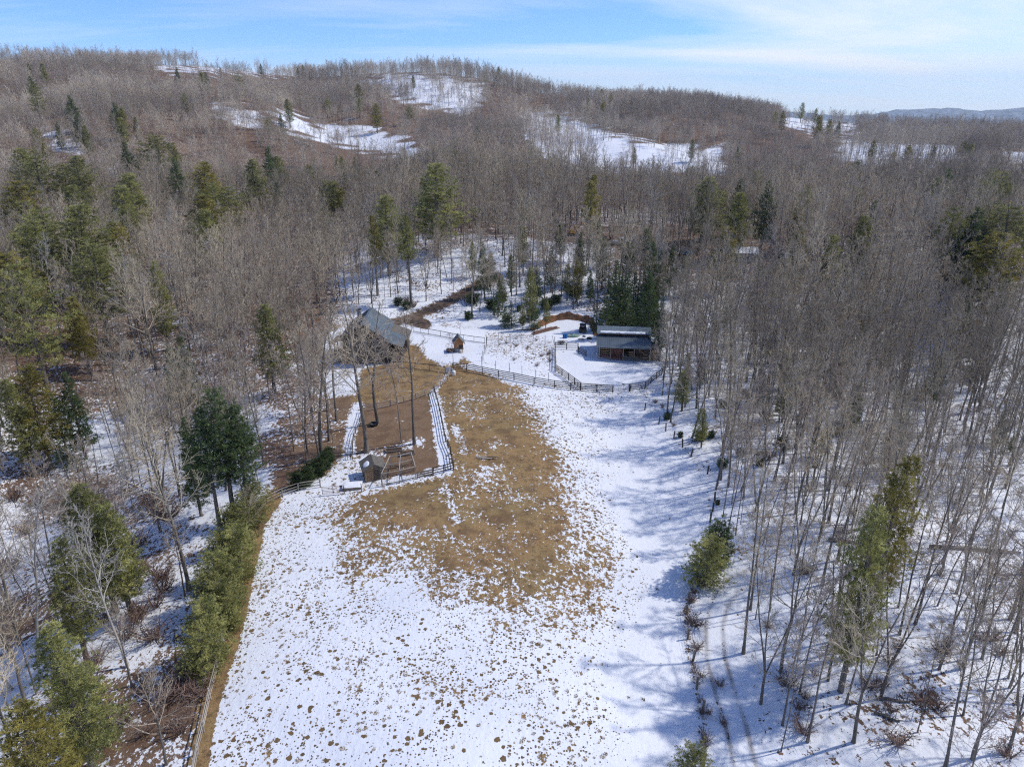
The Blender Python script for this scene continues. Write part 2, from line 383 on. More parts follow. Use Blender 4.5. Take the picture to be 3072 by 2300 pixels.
def cover(x, y, z):
    px, py, dep = project(x, y, z)
    u, v = px / D, py / D
    r = np.hypot(x, y)
    front = dep > 8
    u = np.where(front, np.clip(u, -900, 3100), np.where(x < 0, -900, 3100)); v = np.where(front, np.clip(v, 0, 1900), 1900)
    ln = lownoise(x, y, 0.055)
    ln2 = lownoise(x + 40, y, 0.19, 1.3)
    # forest floor
    c = 0.30 + 0.25 * (ln - .5)
    c = np.where(r > 420, 0.14 + 0.18 * (ln - .5), c)
    rgt = sstep(1180, 1420, u) * sstep(560, 680, v)
    c = c * (1 - rgt) + rgt * (0.72 + 0.24 * (ln2 - .5))
    mid = sstep(620, 800, u) * (1 - sstep(1250, 1420, u)) * sstep(450, 560, v) * (1 - sstep(760, 800, v))
    c = np.maximum(c, mid * (0.66 + 0.2 * (ln2 - .5)))
    lef = (1 - sstep(560, 620, u)) * sstep(820, 960, v)
    c = c * (1 - lef) + lef * (0.56 + 0.55 * (ln2 - .5))
    for poly, cc, _ in FARSNOW:
        k = sstep(-9, 9, np.where(in_poly(u, v, poly), 1, -1) * d_line(u, v, poly, True) + 26 * (ln2 - .5)) * (r > 200); c = c * (1 - k) + cc * k
    # pasture, barn yard and garden
    cl = in_poly(u, v, CLEARING) & front
    soft = sstep(0, 14, d_line(u, v, CLEARING, True))
    fld = np.where(v > 830, 0.76 + 0.10 * (ln - .5) + 0.08 * (ln2 - .5), 0.93)
    full_snow = sstep(1250, 1420, u) * sstep(820, 880, v)  # right part of the pasture: fuller snow cover, few specks
    fld = fld * (1 - full_snow) + 0.93 * full_snow
    patch = np.exp(-(((u - 740) / 130) ** 2 + ((v - 1510) / 90) ** 2)) + .8 * np.exp(-(((u - 600) / 110) ** 2 + ((v - 1300) / 70) ** 2)) + .7 * np.exp(-(((u - 1020) / 90) ** 2 + ((v - 1480) / 60) ** 2))
    fld = fld - 0.075 * np.clip(patch, 0, 1)
    icore = in_poly(u, v, CORE); iout = in_poly(u, v, OUTER)
    dc = np.where(icore, 0, d_line(u, v, CORE, True)); do = np.where(iout, d_line(u, v, OUTER, True), 0)
    w = do / (dc + do + 1e-6)
    fld = fld * (1 - w) + (0.24 + 0.2 * (ln2 - .5)) * w
    yd = in_poly(u, v, YARD); ydw = np.where(yd, sstep(0, 16, d_line(u, v, YARD, True)), 0)
    fld = fld * (1 - ydw) + 0.10 * ydw
    gard = in_poly(u, v, [(1050, 700), (1195, 735), (1205, 790), (1240, 830), (1040, 785)])
    fld = np.where(gard, 0.72 + 0.25 * (ln2 - .5), fld)
    for L, wd, val in ((LANE, 15, .76), (STRIP, 15, .84), ([(768, 985), (800, 985), (840, 972), (905, 955)], 15, .56), ([(590, 1040), (700, 1050)], 14, .85), ([(985, 925), (1003, 975)], 11, .5), ([(1040, 990), (1050, 1030)], 12, .42), ([(960, 1040), (985, 1120)], 12, .5), ([(690, 830), (742, 838)], 16, .9), ([(700, 760), (720, 830)], 22, .95), ([(900, 728), (965, 770)], 15, .95), ([(955, 775), (985, 745)], 16, .8)):
        k = 1 - sstep(wd * .2, wd * 1.5, d_line(u, v, L) + 8 * (ln2 - .5)); fld = fld * (1 - k) + val * k
    ed = 1 - sstep(9, 20 + 8 * ln2, d_line(u, v, LEFTEDGE)); fld = fld * (1 - ed) + 0.0 * ed
    c = np.where(cl, c * (1 - soft) + fld * soft, c)
    ed2 = 1 - sstep(6, 22, d_line(u, v, LEFTEDGE)); c = c * (1 - ed2) + 0.02 * ed2
    # kinds of ground
    grass = np.where(cl | (d_line(u, v, LEFTEDGE) < 30), 1.0, 0.0)
    lit = in_poly(u, v, YARD) & ~in_poly(u, v, YARD_GRASS)
    grass = np.where(lit, 0.25, grass)
    dirt = np.zeros_like(c)
    for L, wd in ((DRIVE, 11), (DRIVE2, 14), (FARROAD, 6)):
        k = 1 - sstep(wd * .5, wd, d_line(u, v, L)); dirt = np.maximum(dirt, k)
    tr = d_line(u, v, TRACK)
    persp = np.clip((v - 150) / 1250.0, .3, 2)
    rut = np.exp(-((tr - 19 * persp) / (4.8 * persp)) ** 2)
    c = np.where(tr < 40 * persp, 0.97, c)
    c = c - 0.25 * rut * (0.6 + 0.5 * ln2); dirt = np.maximum(dirt, np.clip(rut * (.35 + 1.0 * lownoise(x, y, .8, .4)), 0, 1) * (tr < 40 * persp)); dkeep = np.where(tr < 40 * persp, 0.0, dirt)
    brush = 1 - sstep(6, 13, d_line(u, v, [(1509, 1242), (1484, 1322), (1487, 1390), (1503, 1470), (1518, 1550), (1522, 1660)]))
    c = c - 0.3 * brush
    c = c * (1 - dkeep)
    return np.clip(c, 0, 1), grass, dirt

# ------------------------------------------------------------------ the ground: one sheet to the horizon
az1 = np.radians(np.concatenate([np.arange(-180, -62, 4.0), np.arange(-62, -42, 0.8), np.arange(-42, 42, 0.17), np.arange(42, 62, 0.8), np.arange(62, 180, 4.0)]))
rr = np.concatenate([[0.01, 6, 12, 18, 24], np.geomspace(28, 240, 250), np.geomspace(243, 1400, 190)[0:], np.geomspace(1450, 5200, 22)])
A, RRg = np.meshgrid(az1, rr)
gx, gy = RRg * np.sin(A), RRg * np.cos(A)
gzz = H(gx, gy)
cv, gr_, di_ = cover(gx, gy, gzz)
nr, na = gx.shape
me = bpy.data.meshes.new('ground')
me.vertices.add(nr * na)
me.vertices.foreach_set('co', np.stack([gx, gy, gzz], -1).reshape(-1).astype(np.float32))
ii = np.arange(nr * na).reshape(nr, na)
a_, b_ = ii[:-1, :], np.roll(ii, -1, 1)[:-1, :]
c_, d_ = np.roll(ii, -1, 1)[1:, :], ii[1:, :]
fc = np.stack([d_, c_, b_, a_], -1).reshape(-1)
me.loops.add(len(fc)); me.loops.foreach_set('vertex_index', fc.astype(np.int32))
nf = len(fc) // 4
me.polygons.add(nf); me.polygons.foreach_set('loop_start', np.arange(0, 4 * nf, 4, dtype=np.int32))
me.update(calc_edges=True); me.validate()
me.polygons.foreach_set('use_smooth', np.ones(nf, bool))
for nm, arr in (('snow_cover', cv), ('grass_kind', gr_), ('dirt_kind', di_)):
    at_ = me.attributes.new(nm, 'FLOAT', 'POINT'); at_.data.foreach_set('value', arr.reshape(-1).astype(np.float32))
gm = bpy.data.materials.new('snowy_ground'); gm.use_nodes = True
t = gm.node_tree; Lk = t.links; N = t.nodes.new; bs = t.nodes['Principled BSDF']
def mth(op, a, b=None, c=None):
    n = N('ShaderNodeMath'); n.operation = op
    for i, q in enumerate((a, b, c)):
        if q is None: continue
        if isinstance(q, (int, float)): n.inputs[i].default_value = q
        else: Lk.new(q, n.inputs[i])
    return n.outputs[0]
def nse(scale, detail=4, rough=.55, dist=0.0, vec=None):
    n = N('ShaderNodeTexNoise'); n.inputs['Scale'].default_value = scale; n.inputs['Detail'].default_value = detail
    n.inputs['Roughness'].default_value = rough; n.inputs['Distortion'].default_value = dist
    Lk.new(vec or tcg.outputs['Object'], n.inputs['Vector']); return n.outputs['Fac']
def rgbmix(f, a, b):
    n = N('ShaderNodeMix'); n.data_type = 'RGBA'
    if isinstance(f, (int, float)): n.inputs['Factor'].default_value = f
    else: Lk.new(f, n.inputs['Factor'])
    for s_, q in (('A', a), ('B', b)):
        if isinstance(q, tuple): n.inputs[s_].default_value = (*q, 1)
        else: Lk.new(q, n.inputs[s_])
    return n.outputs['Result']
def mrange(x, a, b, c=0.0, d=1.0, smooth=True):
    n = N('ShaderNodeMapRange'); n.interpolation_type = 'SMOOTHSTEP' if smooth else 'LINEAR'
    Lk.new(x, n.inputs[0])
    for i, q in enumerate((a, b, c, d)):
        if isinstance(q, (int, float)): n.inputs[i + 1].default_value = q
        else: Lk.new(q, n.inputs[i + 1])
    return n.outputs[0]
def attr(nm):
    n = N('ShaderNodeAttribute'); n.attribute_name = nm; return n.outputs['Fac']
tcg = N('ShaderNodeTexCoord')
mpg = N('ShaderNodeMapping'); mpg.inputs['Rotation'].default_value = (0, 0, R(20)); mpg.inputs['Scale'].default_value = (1.25, 0.85, 1)
Lk.new(tcg.outputs['Object'], mpg.inputs[0])
n1 = nse(1.7, 5, .58, .3, mpg.outputs[0]); n2 = nse(0.22, 3); n3 = nse(7.0, 3)
n4 = nse(4.2, 4, .6)
nn = mth('ADD', mth('ADD', mth('MULTIPLY', n1, 0.5), mth('MULTIPLY', n4, 0.3)), mth('ADD', mth('MULTIPLY', n2, 0.26), mth('MULTIPLY', n3, 0.10)))
nn = mth('SUBTRACT', nn, 0.08)
cvs = attr('snow_cover')
thr = mth('MULTIPLY_ADD', cvs, 0.34, 0.335)
snowf = mrange(mth('SUBTRACT', thr, nn), -0.012, 0.012)
# tussocks that poke through the snow: dots of many sizes, in drifts
def dots(scale, rmin, rmax, pw, seed_):
    wob_ = N('ShaderNodeTexNoise'); wob_.inputs['Scale'].default_value = scale * 2.2; wob_.inputs['Detail'].default_value = 2; Lk.new(tcg.outputs['Object'], wob_.inputs['Vector'])
    va = N('ShaderNodeVectorMath'); va.operation = 'SCALE'; Lk.new(wob_.outputs['Color'], va.inputs[0]); va.inputs['Scale'].default_value = .55 / scale
    vb_ = N('ShaderNodeVectorMath'); vb_.operation = 'ADD'; Lk.new(tcg.outputs['Object'], vb_.inputs[0]); Lk.new(va.outputs[0], vb_.inputs[1])
    vs = N('ShaderNodeVectorMath'); vs.operation = 'MULTIPLY'; Lk.new(vb_.outputs[0], vs.inputs[0]); vs.inputs[1].default_value = (1, 1, 0)
    vo = N('ShaderNodeTexVoronoi'); vo.inputs['Scale'].default_value = scale; Lk.new(vs.outputs[0], vo.inputs['Vector'])
    sp_ = N('ShaderNodeSeparateColor'); Lk.new(vo.outputs['Color'], sp_.inputs[0])
    clump = mrange(nse(0.16 + seed_ * .05, 3), .36, .64, .4, 1.2)
    amt_ = mth('MULTIPLY', mth('MULTIPLY', mrange(cvs, .94, .74, .25, 1.2), clump), attr('grass_kind'))
    rad_ = mth('MULTIPLY', mth('MULTIPLY_ADD', mth('POWER', sp_.outputs[0], pw), rmax, rmin), amt_)
    return mrange(mth('SUBTRACT', rad_, vo.outputs['Distance']), -.02, .03)
dot_f = mth('MAXIMUM', dots(2.1, .03, .40, 2.9, 0), dots(4.8, .04, .44, 2.0, 1))
snowf = mth('MULTIPLY', snowf, mth('SUBTRACT', 1.0, dot_f))
g1 = nse(0.9, 5); g2 = nse(14.0, 3); g3 = nse(0.13, 3)
tan = rgbmix(mrange(g2, .35, .68), (0.215, 0.13, 0.055), (0.41, 0.27, 0.125))
tan = rgbmix(mrange(g3, .45, .62, 0, .55), tan, (0.27, 0.195, 0.085))
tan = rgbmix(mrange(g1, .52, .72, 0, .6), tan, (0.19, 0.11, 0.055))
lit = rgbmix(mrange(g2, .35, .68), (0.12, 0.075, 0.05), (0.27, 0.18, 0.12))
lit = rgbmix(mrange(g1, .48, .68, 0, .7), lit, (0.21, 0.115, 0.07))
soil = rgbmix(attr('grass_kind'), lit, tan)
soil = rgbmix(mrange(nse(0.45, 5), .42, .66, 0, .55), soil, (0.12, 0.072, 0.04))
soil = rgbmix(mth('MULTIPLY', dot_f, .55), soil, (0.085, 0.062, 0.034))
dirtc = rgbmix(mrange(g1, .4, .65), (0.085, 0.06, 0.045), (0.17, 0.12, 0.085))
soil = rgbmix(attr('dirt_kind'), soil, dirtc)
snowc = rgbmix(mrange(g3, .35, .65), (0.75, 0.765, 0.785), (0.81, 0.82, 0.835))
specks = mrange(nse(9.0, 2), .70, .76, 0, .5)
snowc = rgbmix(specks, snowc, (0.45, 0.40, 0.33))
snowc = rgbmix(mth('MULTIPLY', attr('dirt_kind'), .85), snowc, (0.30, 0.275, 0.255))
Lk.new(rgbmix(snowf, soil, snowc), bs.inputs['Base Color'])
Lk.new(mrange(snowf, 0, 1, .95, .6), bs.inputs['Roughness']); bs.inputs['Specular IOR Level'].default_value = 0.2
bmp = N('ShaderNodeBump'); bmp.inputs['Strength'].default_value = 0.7; bmp.inputs['Distance'].default_value = 0.09
hgt = mth('ADD', mth('MULTIPLY', snowf, 0.7), mth('ADD', mth('MULTIPLY', n1, 1.2), mth('MULTIPLY', mth('MULTIPLY', g2, 0.5), mth('SUBTRACT', 1.15, snowf))))
Lk.new(hgt, bmp.inputs['Height']); Lk.new(bmp.outputs[0], bs.inputs['Normal'])
me.materials.append(gm)
ground = obj('ground', me); ground['kind'] = 'structure'; ground['label'] = 'rolling ground of snow, tan pasture grass and leaf litter'

# ------------------------------------------------------------------ far blue mountains beyond the ridge
mm = MB(); nA, nR = 150, 12
for j in range(nR):
    for i in range(nA):
        a = R(-50 + 110 * i / (nA - 1)); q = j / (nR - 1)
        rad = 7600 + 2600 * q
        crest = 118 + 60 * math.sin(a * 9 + .6) + 45 * math.sin(a * 23 + 1.9) + 22 * math.sin(a * 57 + j * .5) + 12 * math.sin(a * 131 + j)
        if a > R(24): crest += 25 * math.sin((a - R(24)) * 40)
        mm.v.append((rad * math.sin(a), rad * math.cos(a), -330 + (crest + 205) * min(1, q * 1.6) ** .8 + 16 * math.sin(i * .9 + j * 2.1) - 60 * max(0, q - .75)))
for j in range(nR - 1):
    for i in range(nA - 1):
        k = j * nA + i; mm.f.append((k, k + 1, k + nA + 1, k + nA))
M['mountain'] = mat('wooded_mountain', (0.045, 0.052, 0.06), 0.95, 0.3, 0.012, col2=(0.19, 0.205, 0.225))
mo = obj('mountains', mm.mesh('mountains', 'mountain', True)); mo['kind'] = 'structure'
mo['label'] = 'distant blue wooded mountains with snow beyond the ridge'

# ------------------------------------------------------------------ tree generators
def bare_tree(seed, h, r0, clear, nprim, spread, sub=(6, 5, 3), fork=0, wob=1.0, twig_r=0.0145, sides=(6, 4, 3), lean=0.0):
    """a leafless tree: returns (trunk, crown) builders"""
    rd = random.Random(seed); T, C = MB(), MB()
    def stem(mb, base, dirv, L, r1, r2, n, sd, wob_, up=0.0):
        pts, rad = [Vector(base)], [r1]; d = Vector(dirv).normalized()
        for i in range(n):
            d = (d + Vector((rd.gauss(0, wob_), rd.gauss(0, wob_), rd.gauss(0, wob_ * .5) + up))).normalized()
            pts.append(pts[-1] + d * (L / n)); t = (i + 1) / n; rad.append(r1 + (r2 - r1) * t)
        mb.tube(pts, rad, sd, cap=False); return pts, rad
    def along(pts, t):
        k = min(len(pts) - 2, int(t * (len(pts) - 1))); f = t * (len(pts) - 1) - k
        return pts[k].lerp(pts[k + 1], f), (pts[k + 1] - pts[k]).normalized()
    def side(d, ang, az):
        ref = Vector((0, 0, 1)) if abs(d.z) < .95 else Vector((1, 0, 0))
        u = d.cross(ref).normalized(); w = d.cross(u)
        return (d * math.cos(ang) + (u * math.cos(az) + w * math.sin(az)) * math.sin(ang)).normalized()
    stems = []
    l0 = Vector((rd.gauss(0, lean), rd.gauss(0, lean), 1))
    tp, tr = stem(T, (0, 0, -0.4), l0, h * (0.97 if not fork else clear * 1.0), r0 * 1.12, 0.03 if not fork else r0 * .72, 11, sides[0], 0.022 * wob, 0.012)
    n0 = len(T.v)
    for i in range(sides[0]):                                   # root flare
        x, y, z = T.v[i]; T.v[i] = (x * 1.55, y * 1.55, z)
    if fork:
        for k in range(fork):
            a = 2 * math.pi * k / fork + rd.uniform(-.4, .4)
            p2, r2 = stem(T, tp[-1] - Vector((0, 0, .3)), side(l0.normalized(), rd.uniform(.16, .34), a), h * (1 - clear) * rd.uniform(.85, 1), r0 * .62, 0.03, 8, sides[0], 0.04 * wob, 0.05)
            stems.append((p2, r2, 0.12, max(4, nprim // fork + 1), h * (1 - clear)))
        stems.append((tp, tr, .7, 3, h * clear * .4))
    else: stems.append((tp, tr, clear, nprim, h * (1 - clear)))
    for (P, RR, c0, npr, hh) in stems:
        for i in range(npr):
            q = (i + rd.uniform(.1, .9)) / npr
            t = c0 + (1 - c0) * q * .96
            p, d = along(P, t); k = min(len(RR) - 1, int(t * (len(RR) - 1)))
            ang = R(62 - 34 * q + rd.uniform(-9, 9)); az = i * 2.4 + rd.uniform(-.5, .5)
            L = spread * h * (1.05 - .72 * q) * rd.uniform(.7, 1.15)
            r1 = max(.022, min(RR[k] * .62, .011 * L + .008))
            bp, br = stem(C, p, side(d, ang, az), L, r1, .012, 5, sides[1], .09 * wob, .10)
            for j in range(sub[0]):
                t2 = .22 + .74 * (j + rd.random()) / sub[0]
                p2, d2 = along(bp, t2); L2 = L * (.52 - .28 * t2) * rd.uniform(.7, 1.3)
                sp, sr = stem(C, p2, side(d2, R(rd.uniform(28, 52)), rd.uniform(0, 6.28)), L2, max(.013, r1 * .42), .008, 3, 3, .10 * wob, .07)
                for m_ in range(sub[1]):
                    t3 = .2 + .8 * (m_ + rd.random()) / sub[1]
                    p3, d3 = along(sp, min(t3, 1)); L3 = max(.35, L2 * rd.uniform(.3, .55))
                    d3 = side(d3, R(rd.uniform(20, 50)), rd.uniform(0, 6.28)); d3.z += .12
                    e = p3 + d3.normalized() * L3
                    C.tube([p3, e], [twig_r, twig_r * .5], 3, cap=False)
                    for s_ in range(sub[2]):
                        t4 = rd.uniform(.25, .95); p4 = p3.lerp(e, t4)
                        d4 = side(d3.normalized(), R(rd.uniform(25, 55)), rd.uniform(0, 6.28)); e4 = p4 + d4 * L3 * rd.uniform(.3, .6)
                        w = Vector((rd.gauss(0, 1), rd.gauss(0, 1), rd.gauss(0, 1))).normalized() * twig_r * 1.0
                        n = len(C.v); C.v += [tuple(p4 - w), tuple(p4 + w), tuple(e4)]; C.f.append((n, n + 1, n + 2))
    return T, C

def pine_tree(seed, h, crown0, wid, dens=1.0, shape='pine', leaf=0.25, whorl=0.5):
    """an evergreen: (trunk with its limbs, crown of needle sprays)"""
    rd = random.Random(seed); T, C = MB(), MB()
    r0 = h * .0125 + .04
    pts = [Vector((rd.gauss(0, .05) * i * .3, rd.gauss(0, .05) * i * .3, -.3 + (h + .3) * i / 9)) for i in range(10)]
    T.tube(pts, [r0 * 1.25 * (1 - i / 9.6) + .015 for i in range(10)], 6, cap=False)
    z = crown0 * h
    lop = [rd.uniform(.72, 1.2) for _ in range(7)]
    while z < h * .985:
        q = (z - crown0 * h) / (h * (1 - crown0))
        if shape == 'pine': prof = (1 - q) ** .62 * (.55 + .45 * min(1, q * 4.5))
        elif shape == 'round': prof = math.sqrt(max(0, 1 - (q * 1.02 - .28) ** 2 / .55)) if q < .98 else .15
        elif shape == 'shrub': prof = math.sqrt(max(.05, 1 - (q - .3) ** 2 / .5))
        else: prof = (1 - q) ** .85
        nb = max(3, int(round(rd.uniform(4.5, 6.6) * (1 if shape != 'shrub' else .9))))
        a0 = rd.uniform(0, 6.28)
        k = int(z / h * 9); bz = pts[min(k, 9)]
        for b in range(nb):
            az = a0 + b * 6.283 / nb + rd.uniform(-.25, .25)
            L = wid * prof * lop[int(az * 1.1) % 7] * rd.uniform(.62, 1.15)
            if shape == 'pine' and rd.random() < .10 * (1 - q): continue
            if L < .15: L = .15
            rise = rd.uniform(-.05, .22) + .5 * q
            ca, sa = math.cos(az), math.sin(az)
            mid = Vector((bz.x + ca * L * .55, bz.y + sa * L * .55, z + L * .55 * rise - .02 * L))
            end = Vector((bz.x + ca * L, bz.y + sa * L, z + L * (rise + .10)))
            st = Vector((bz.x, bz.y, z))
            T.tube([st, mid, end], [.012 + .011 * L, .008 + .006 * L, .006], 3, cap=False)
            nc = max(3, int(L * 9.5 * dens))
            for c in range(nc):
                t = .25 + .78 * (c + rd.random()) / nc if shape == 'pine' else rd.uniform(.3, 1.04)
                p = (st.lerp(mid, t * 2) if t < .5 else mid.lerp(end, (t - .5) * 2))
                sp = L * .13 * (1 - .3 * t) + .09
                p = p + Vector((rd.gauss(0, sp), rd.gauss(0, sp), rd.gauss(0, sp * .28)))
                out_ = Vector((ca, sa, .35)); n_ = 13
                for s_ in range(n_):
                    d = (out_ * .7 + Vector((rd.gauss(0, .75), rd.gauss(0, .75), rd.gauss(.18, .5)))).normalized()
                    w = d.cross(Vector((rd.gauss(0, 1), rd.gauss(0, 1), rd.gauss(0, 1)))).normalized() * leaf * rd.uniform(.07, .13)
                    l = leaf * rd.uniform(.75, 1.5)
                    e = p + d * l; m_ = p + d * l * .55
                    i0 = len(C.v); C.v += [tuple(p), tuple(m_ + w), tuple(e), tuple(m_ - w)]; C.f.append((i0, i0 + 1, i0 + 2, i0 + 3))
        z += whorl * rd.uniform(.75, 1.25) * (1 if h > 6 else .55)
    return T, C

def brush_bush(seed, h, w, n=26, sub=7, tr=.012):
    rd = random.Random(seed); C = MB()
    for i in range(n):
        a = rd.uniform(0, 6.28); d = Vector((math.cos(a) * rd.uniform(.15, .8) * w / h, math.sin(a) * rd.uniform(.15, .8) * w / h, 1)).normalized()
        b = Vector((math.cos(a) * .12 * w * rd.random(), math.sin(a) * .12 * w * rd.random(), -.05)); L = h * rd.uniform(.55, 1.1)
        m_ = b + d * L * .5 + Vector((rd.gauss(0, .08), rd.gauss(0, .08), 0)) * h; e = b + d * L + Vector((rd.gauss(0, .12), rd.gauss(0, .12), -.05)) * h
        C.tube([b, m_, e], [tr * 1.4, tr, tr * .5], 3, cap=False)
        for j in range(sub):
            t = rd.uniform(.3, 1); p = b.lerp(m_, t * 2) if t < .5 else m_.lerp(e, t * 2 - 1)
            q = p + Vector((rd.gauss(0, .16), rd.gauss(0, .16), rd.uniform(0, .22))) * h
            C.tube([p, q], [tr * .7, tr * .35], 3, cap=False)
    return C

# variants: (mesh of trunk, mesh of crown, what sets its look apart, nominal height)
BARE = []
def add_bare(desc, barkm, twigm, **k):
    T, C = bare_tree(**k)
    i = len(BARE)
    BARE.append((T.mesh('bare_trunk_%d' % i, barkm, True), C.mesh('bare_crown_%d' % i, twigm), desc, k['h']))
add_bare('straight narrow', 'bark', 'twig', seed=1, h=21, r0=0.139, clear=.40, nprim=20, spread=0.218)
add_bare('thick-trunked', 'bark', 'twig', seed=2, h=23, r0=0.205, clear=.38, nprim=22, spread=0.256)
add_bare('forked', 'bark', 'twig', seed=3, h=21, r0=0.172, clear=.36, nprim=20, spread=0.230, fork=2)
add_bare('slender red-twigged', 'bark', 'twig_red', seed=4, h=17, r0=0.082, clear=.34, nprim=17, spread=0.218, wob=1.4, lean=.05)
add_bare('crooked', 'bark', 'twig', seed=5, h=18, r0=0.131, clear=.38, nprim=19, spread=0.282, wob=2.2, lean=.07)
add_bare('wide-crowned', 'bark', 'twig', seed=6, h=20, r0=0.180, clear=.34, nprim=18, spread=0.346, wob=1.4)
add_bare('pale-barked', 'bark_pale', 'bark_pale', seed=8, h=20, r0=0.148, clear=.36, nprim=14, spread=0.333, wob=2.0, lean=.06, sub=(6, 5, 3))
add_bare('thin pole-like', 'bark', 'twig', seed=9, h=16, r0=0.061, clear=.5, nprim=15, spread=0.192, lean=.03, sub=(6, 5, 3))
add_bare('triple-stemmed', 'bark', 'twig', seed=10, h=20, r0=0.164, clear=.22, nprim=20, spread=0.192, fork=3)

PINES = {}
def add_pine(key, needle, h, **k):
    T, C = pine_tree(h=h, **k)
    PINES[key] = (T.mesh('pine_trunk_' + key, 'bark', True), C.mesh('pine_crown_' + key, needle), h)
add_pine('a', 'pine', 16, seed=21, crown0=.20, wid=3.5)
add_pine('b', 'pine', 15, seed=22, crown0=.26, wid=4.2, whorl=.8)
add_pine('c', 'pine_gold', 14, seed=23, crown0=.18, wid=3.3)
add_pine('d', 'pine_dark', 16, seed=24, crown0=.15, wid=3.6, shape='spruce')
add_pine('e', 'pine', 19, seed=25, crown0=.52, wid=3.0)                                  # bare bole, tuft on top
add_pine('f', 'pine', 7.5, seed=26, crown0=.05, wid=2.5, shape='round', dens=1.1, leaf=.22, whorl=.42)   # young, dense
add_pine('m', 'pine_dark', 6.5, seed=36, crown0=.06, wid=2.2, shape='round', dens=1.2, leaf=.22, whorl=.42)
add_pine('g', 'pine_dark', 9, seed=27, crown0=.06, wid=2.5, shape='spruce', leaf=.2)
add_pine('h', 'pine_gold', 22, seed=28, crown0=.38, wid=3.4)
add_pine('i', 'pine_dark', 17, seed=29, crown0=.35, wid=3.8)
add_pine('j', 'evergreen', 2.6, seed=30, crown0=.05, wid=1.5, shape='shrub', dens=1.8, leaf=.22, whorl=.45)
add_pine('k', 'evergreen', 2.2, seed=31, crown0=.02, wid=.75, shape='round', dens=2.4, leaf=.15, whorl=.35)

def place(name, key_meshes, p, h, nomh, rz, w=1.0, crown_name='crown'):
    o = obj(name, None, None, p, (random.gauss(0, .02), random.gauss(0, .02), rz)); o.empty_display_size = .3
    s = h / nomh; o.scale = (s * w, s * w, s)
    obj('trunk', key_meshes[0], o); obj(crown_name, key_meshes[1], o)
    return o
def ORDN(n):
    w = ['', 'first', 'second', 'third', 'fourth', 'fifth', 'sixth', 'seventh', 'eighth', 'ninth', 'tenth', 'eleventh', 'twelfth']
    if n < len(w): return w[n]
    return str(n) + ('th' if 10 <= n % 100 <= 20 else {1: 'st', 2: 'nd', 3: 'rd'}.get(n % 10, 'th'))
def name_rows(rows):
    """rows: (object, screen x, description, zone, category, group); those alike in look and zone are told apart left to right"""
    by = {}
    for r_ in rows: by.setdefault((r_[2], r_[3]), []).append(r_)
    for (desc, zone), L in by.items():
        L.sort(key=lambda q: q[1])
        for i, q in enumerate(L):
            lab = ('only %s in %s' if len(L) == 1 else ORDN(i + 1) + ' from left among %s in %s') % (desc if len(L) == 1 else desc + ('es' if desc.endswith('sh') else 's'), zone)
            tag(q[0], lab, q[4], q[5])

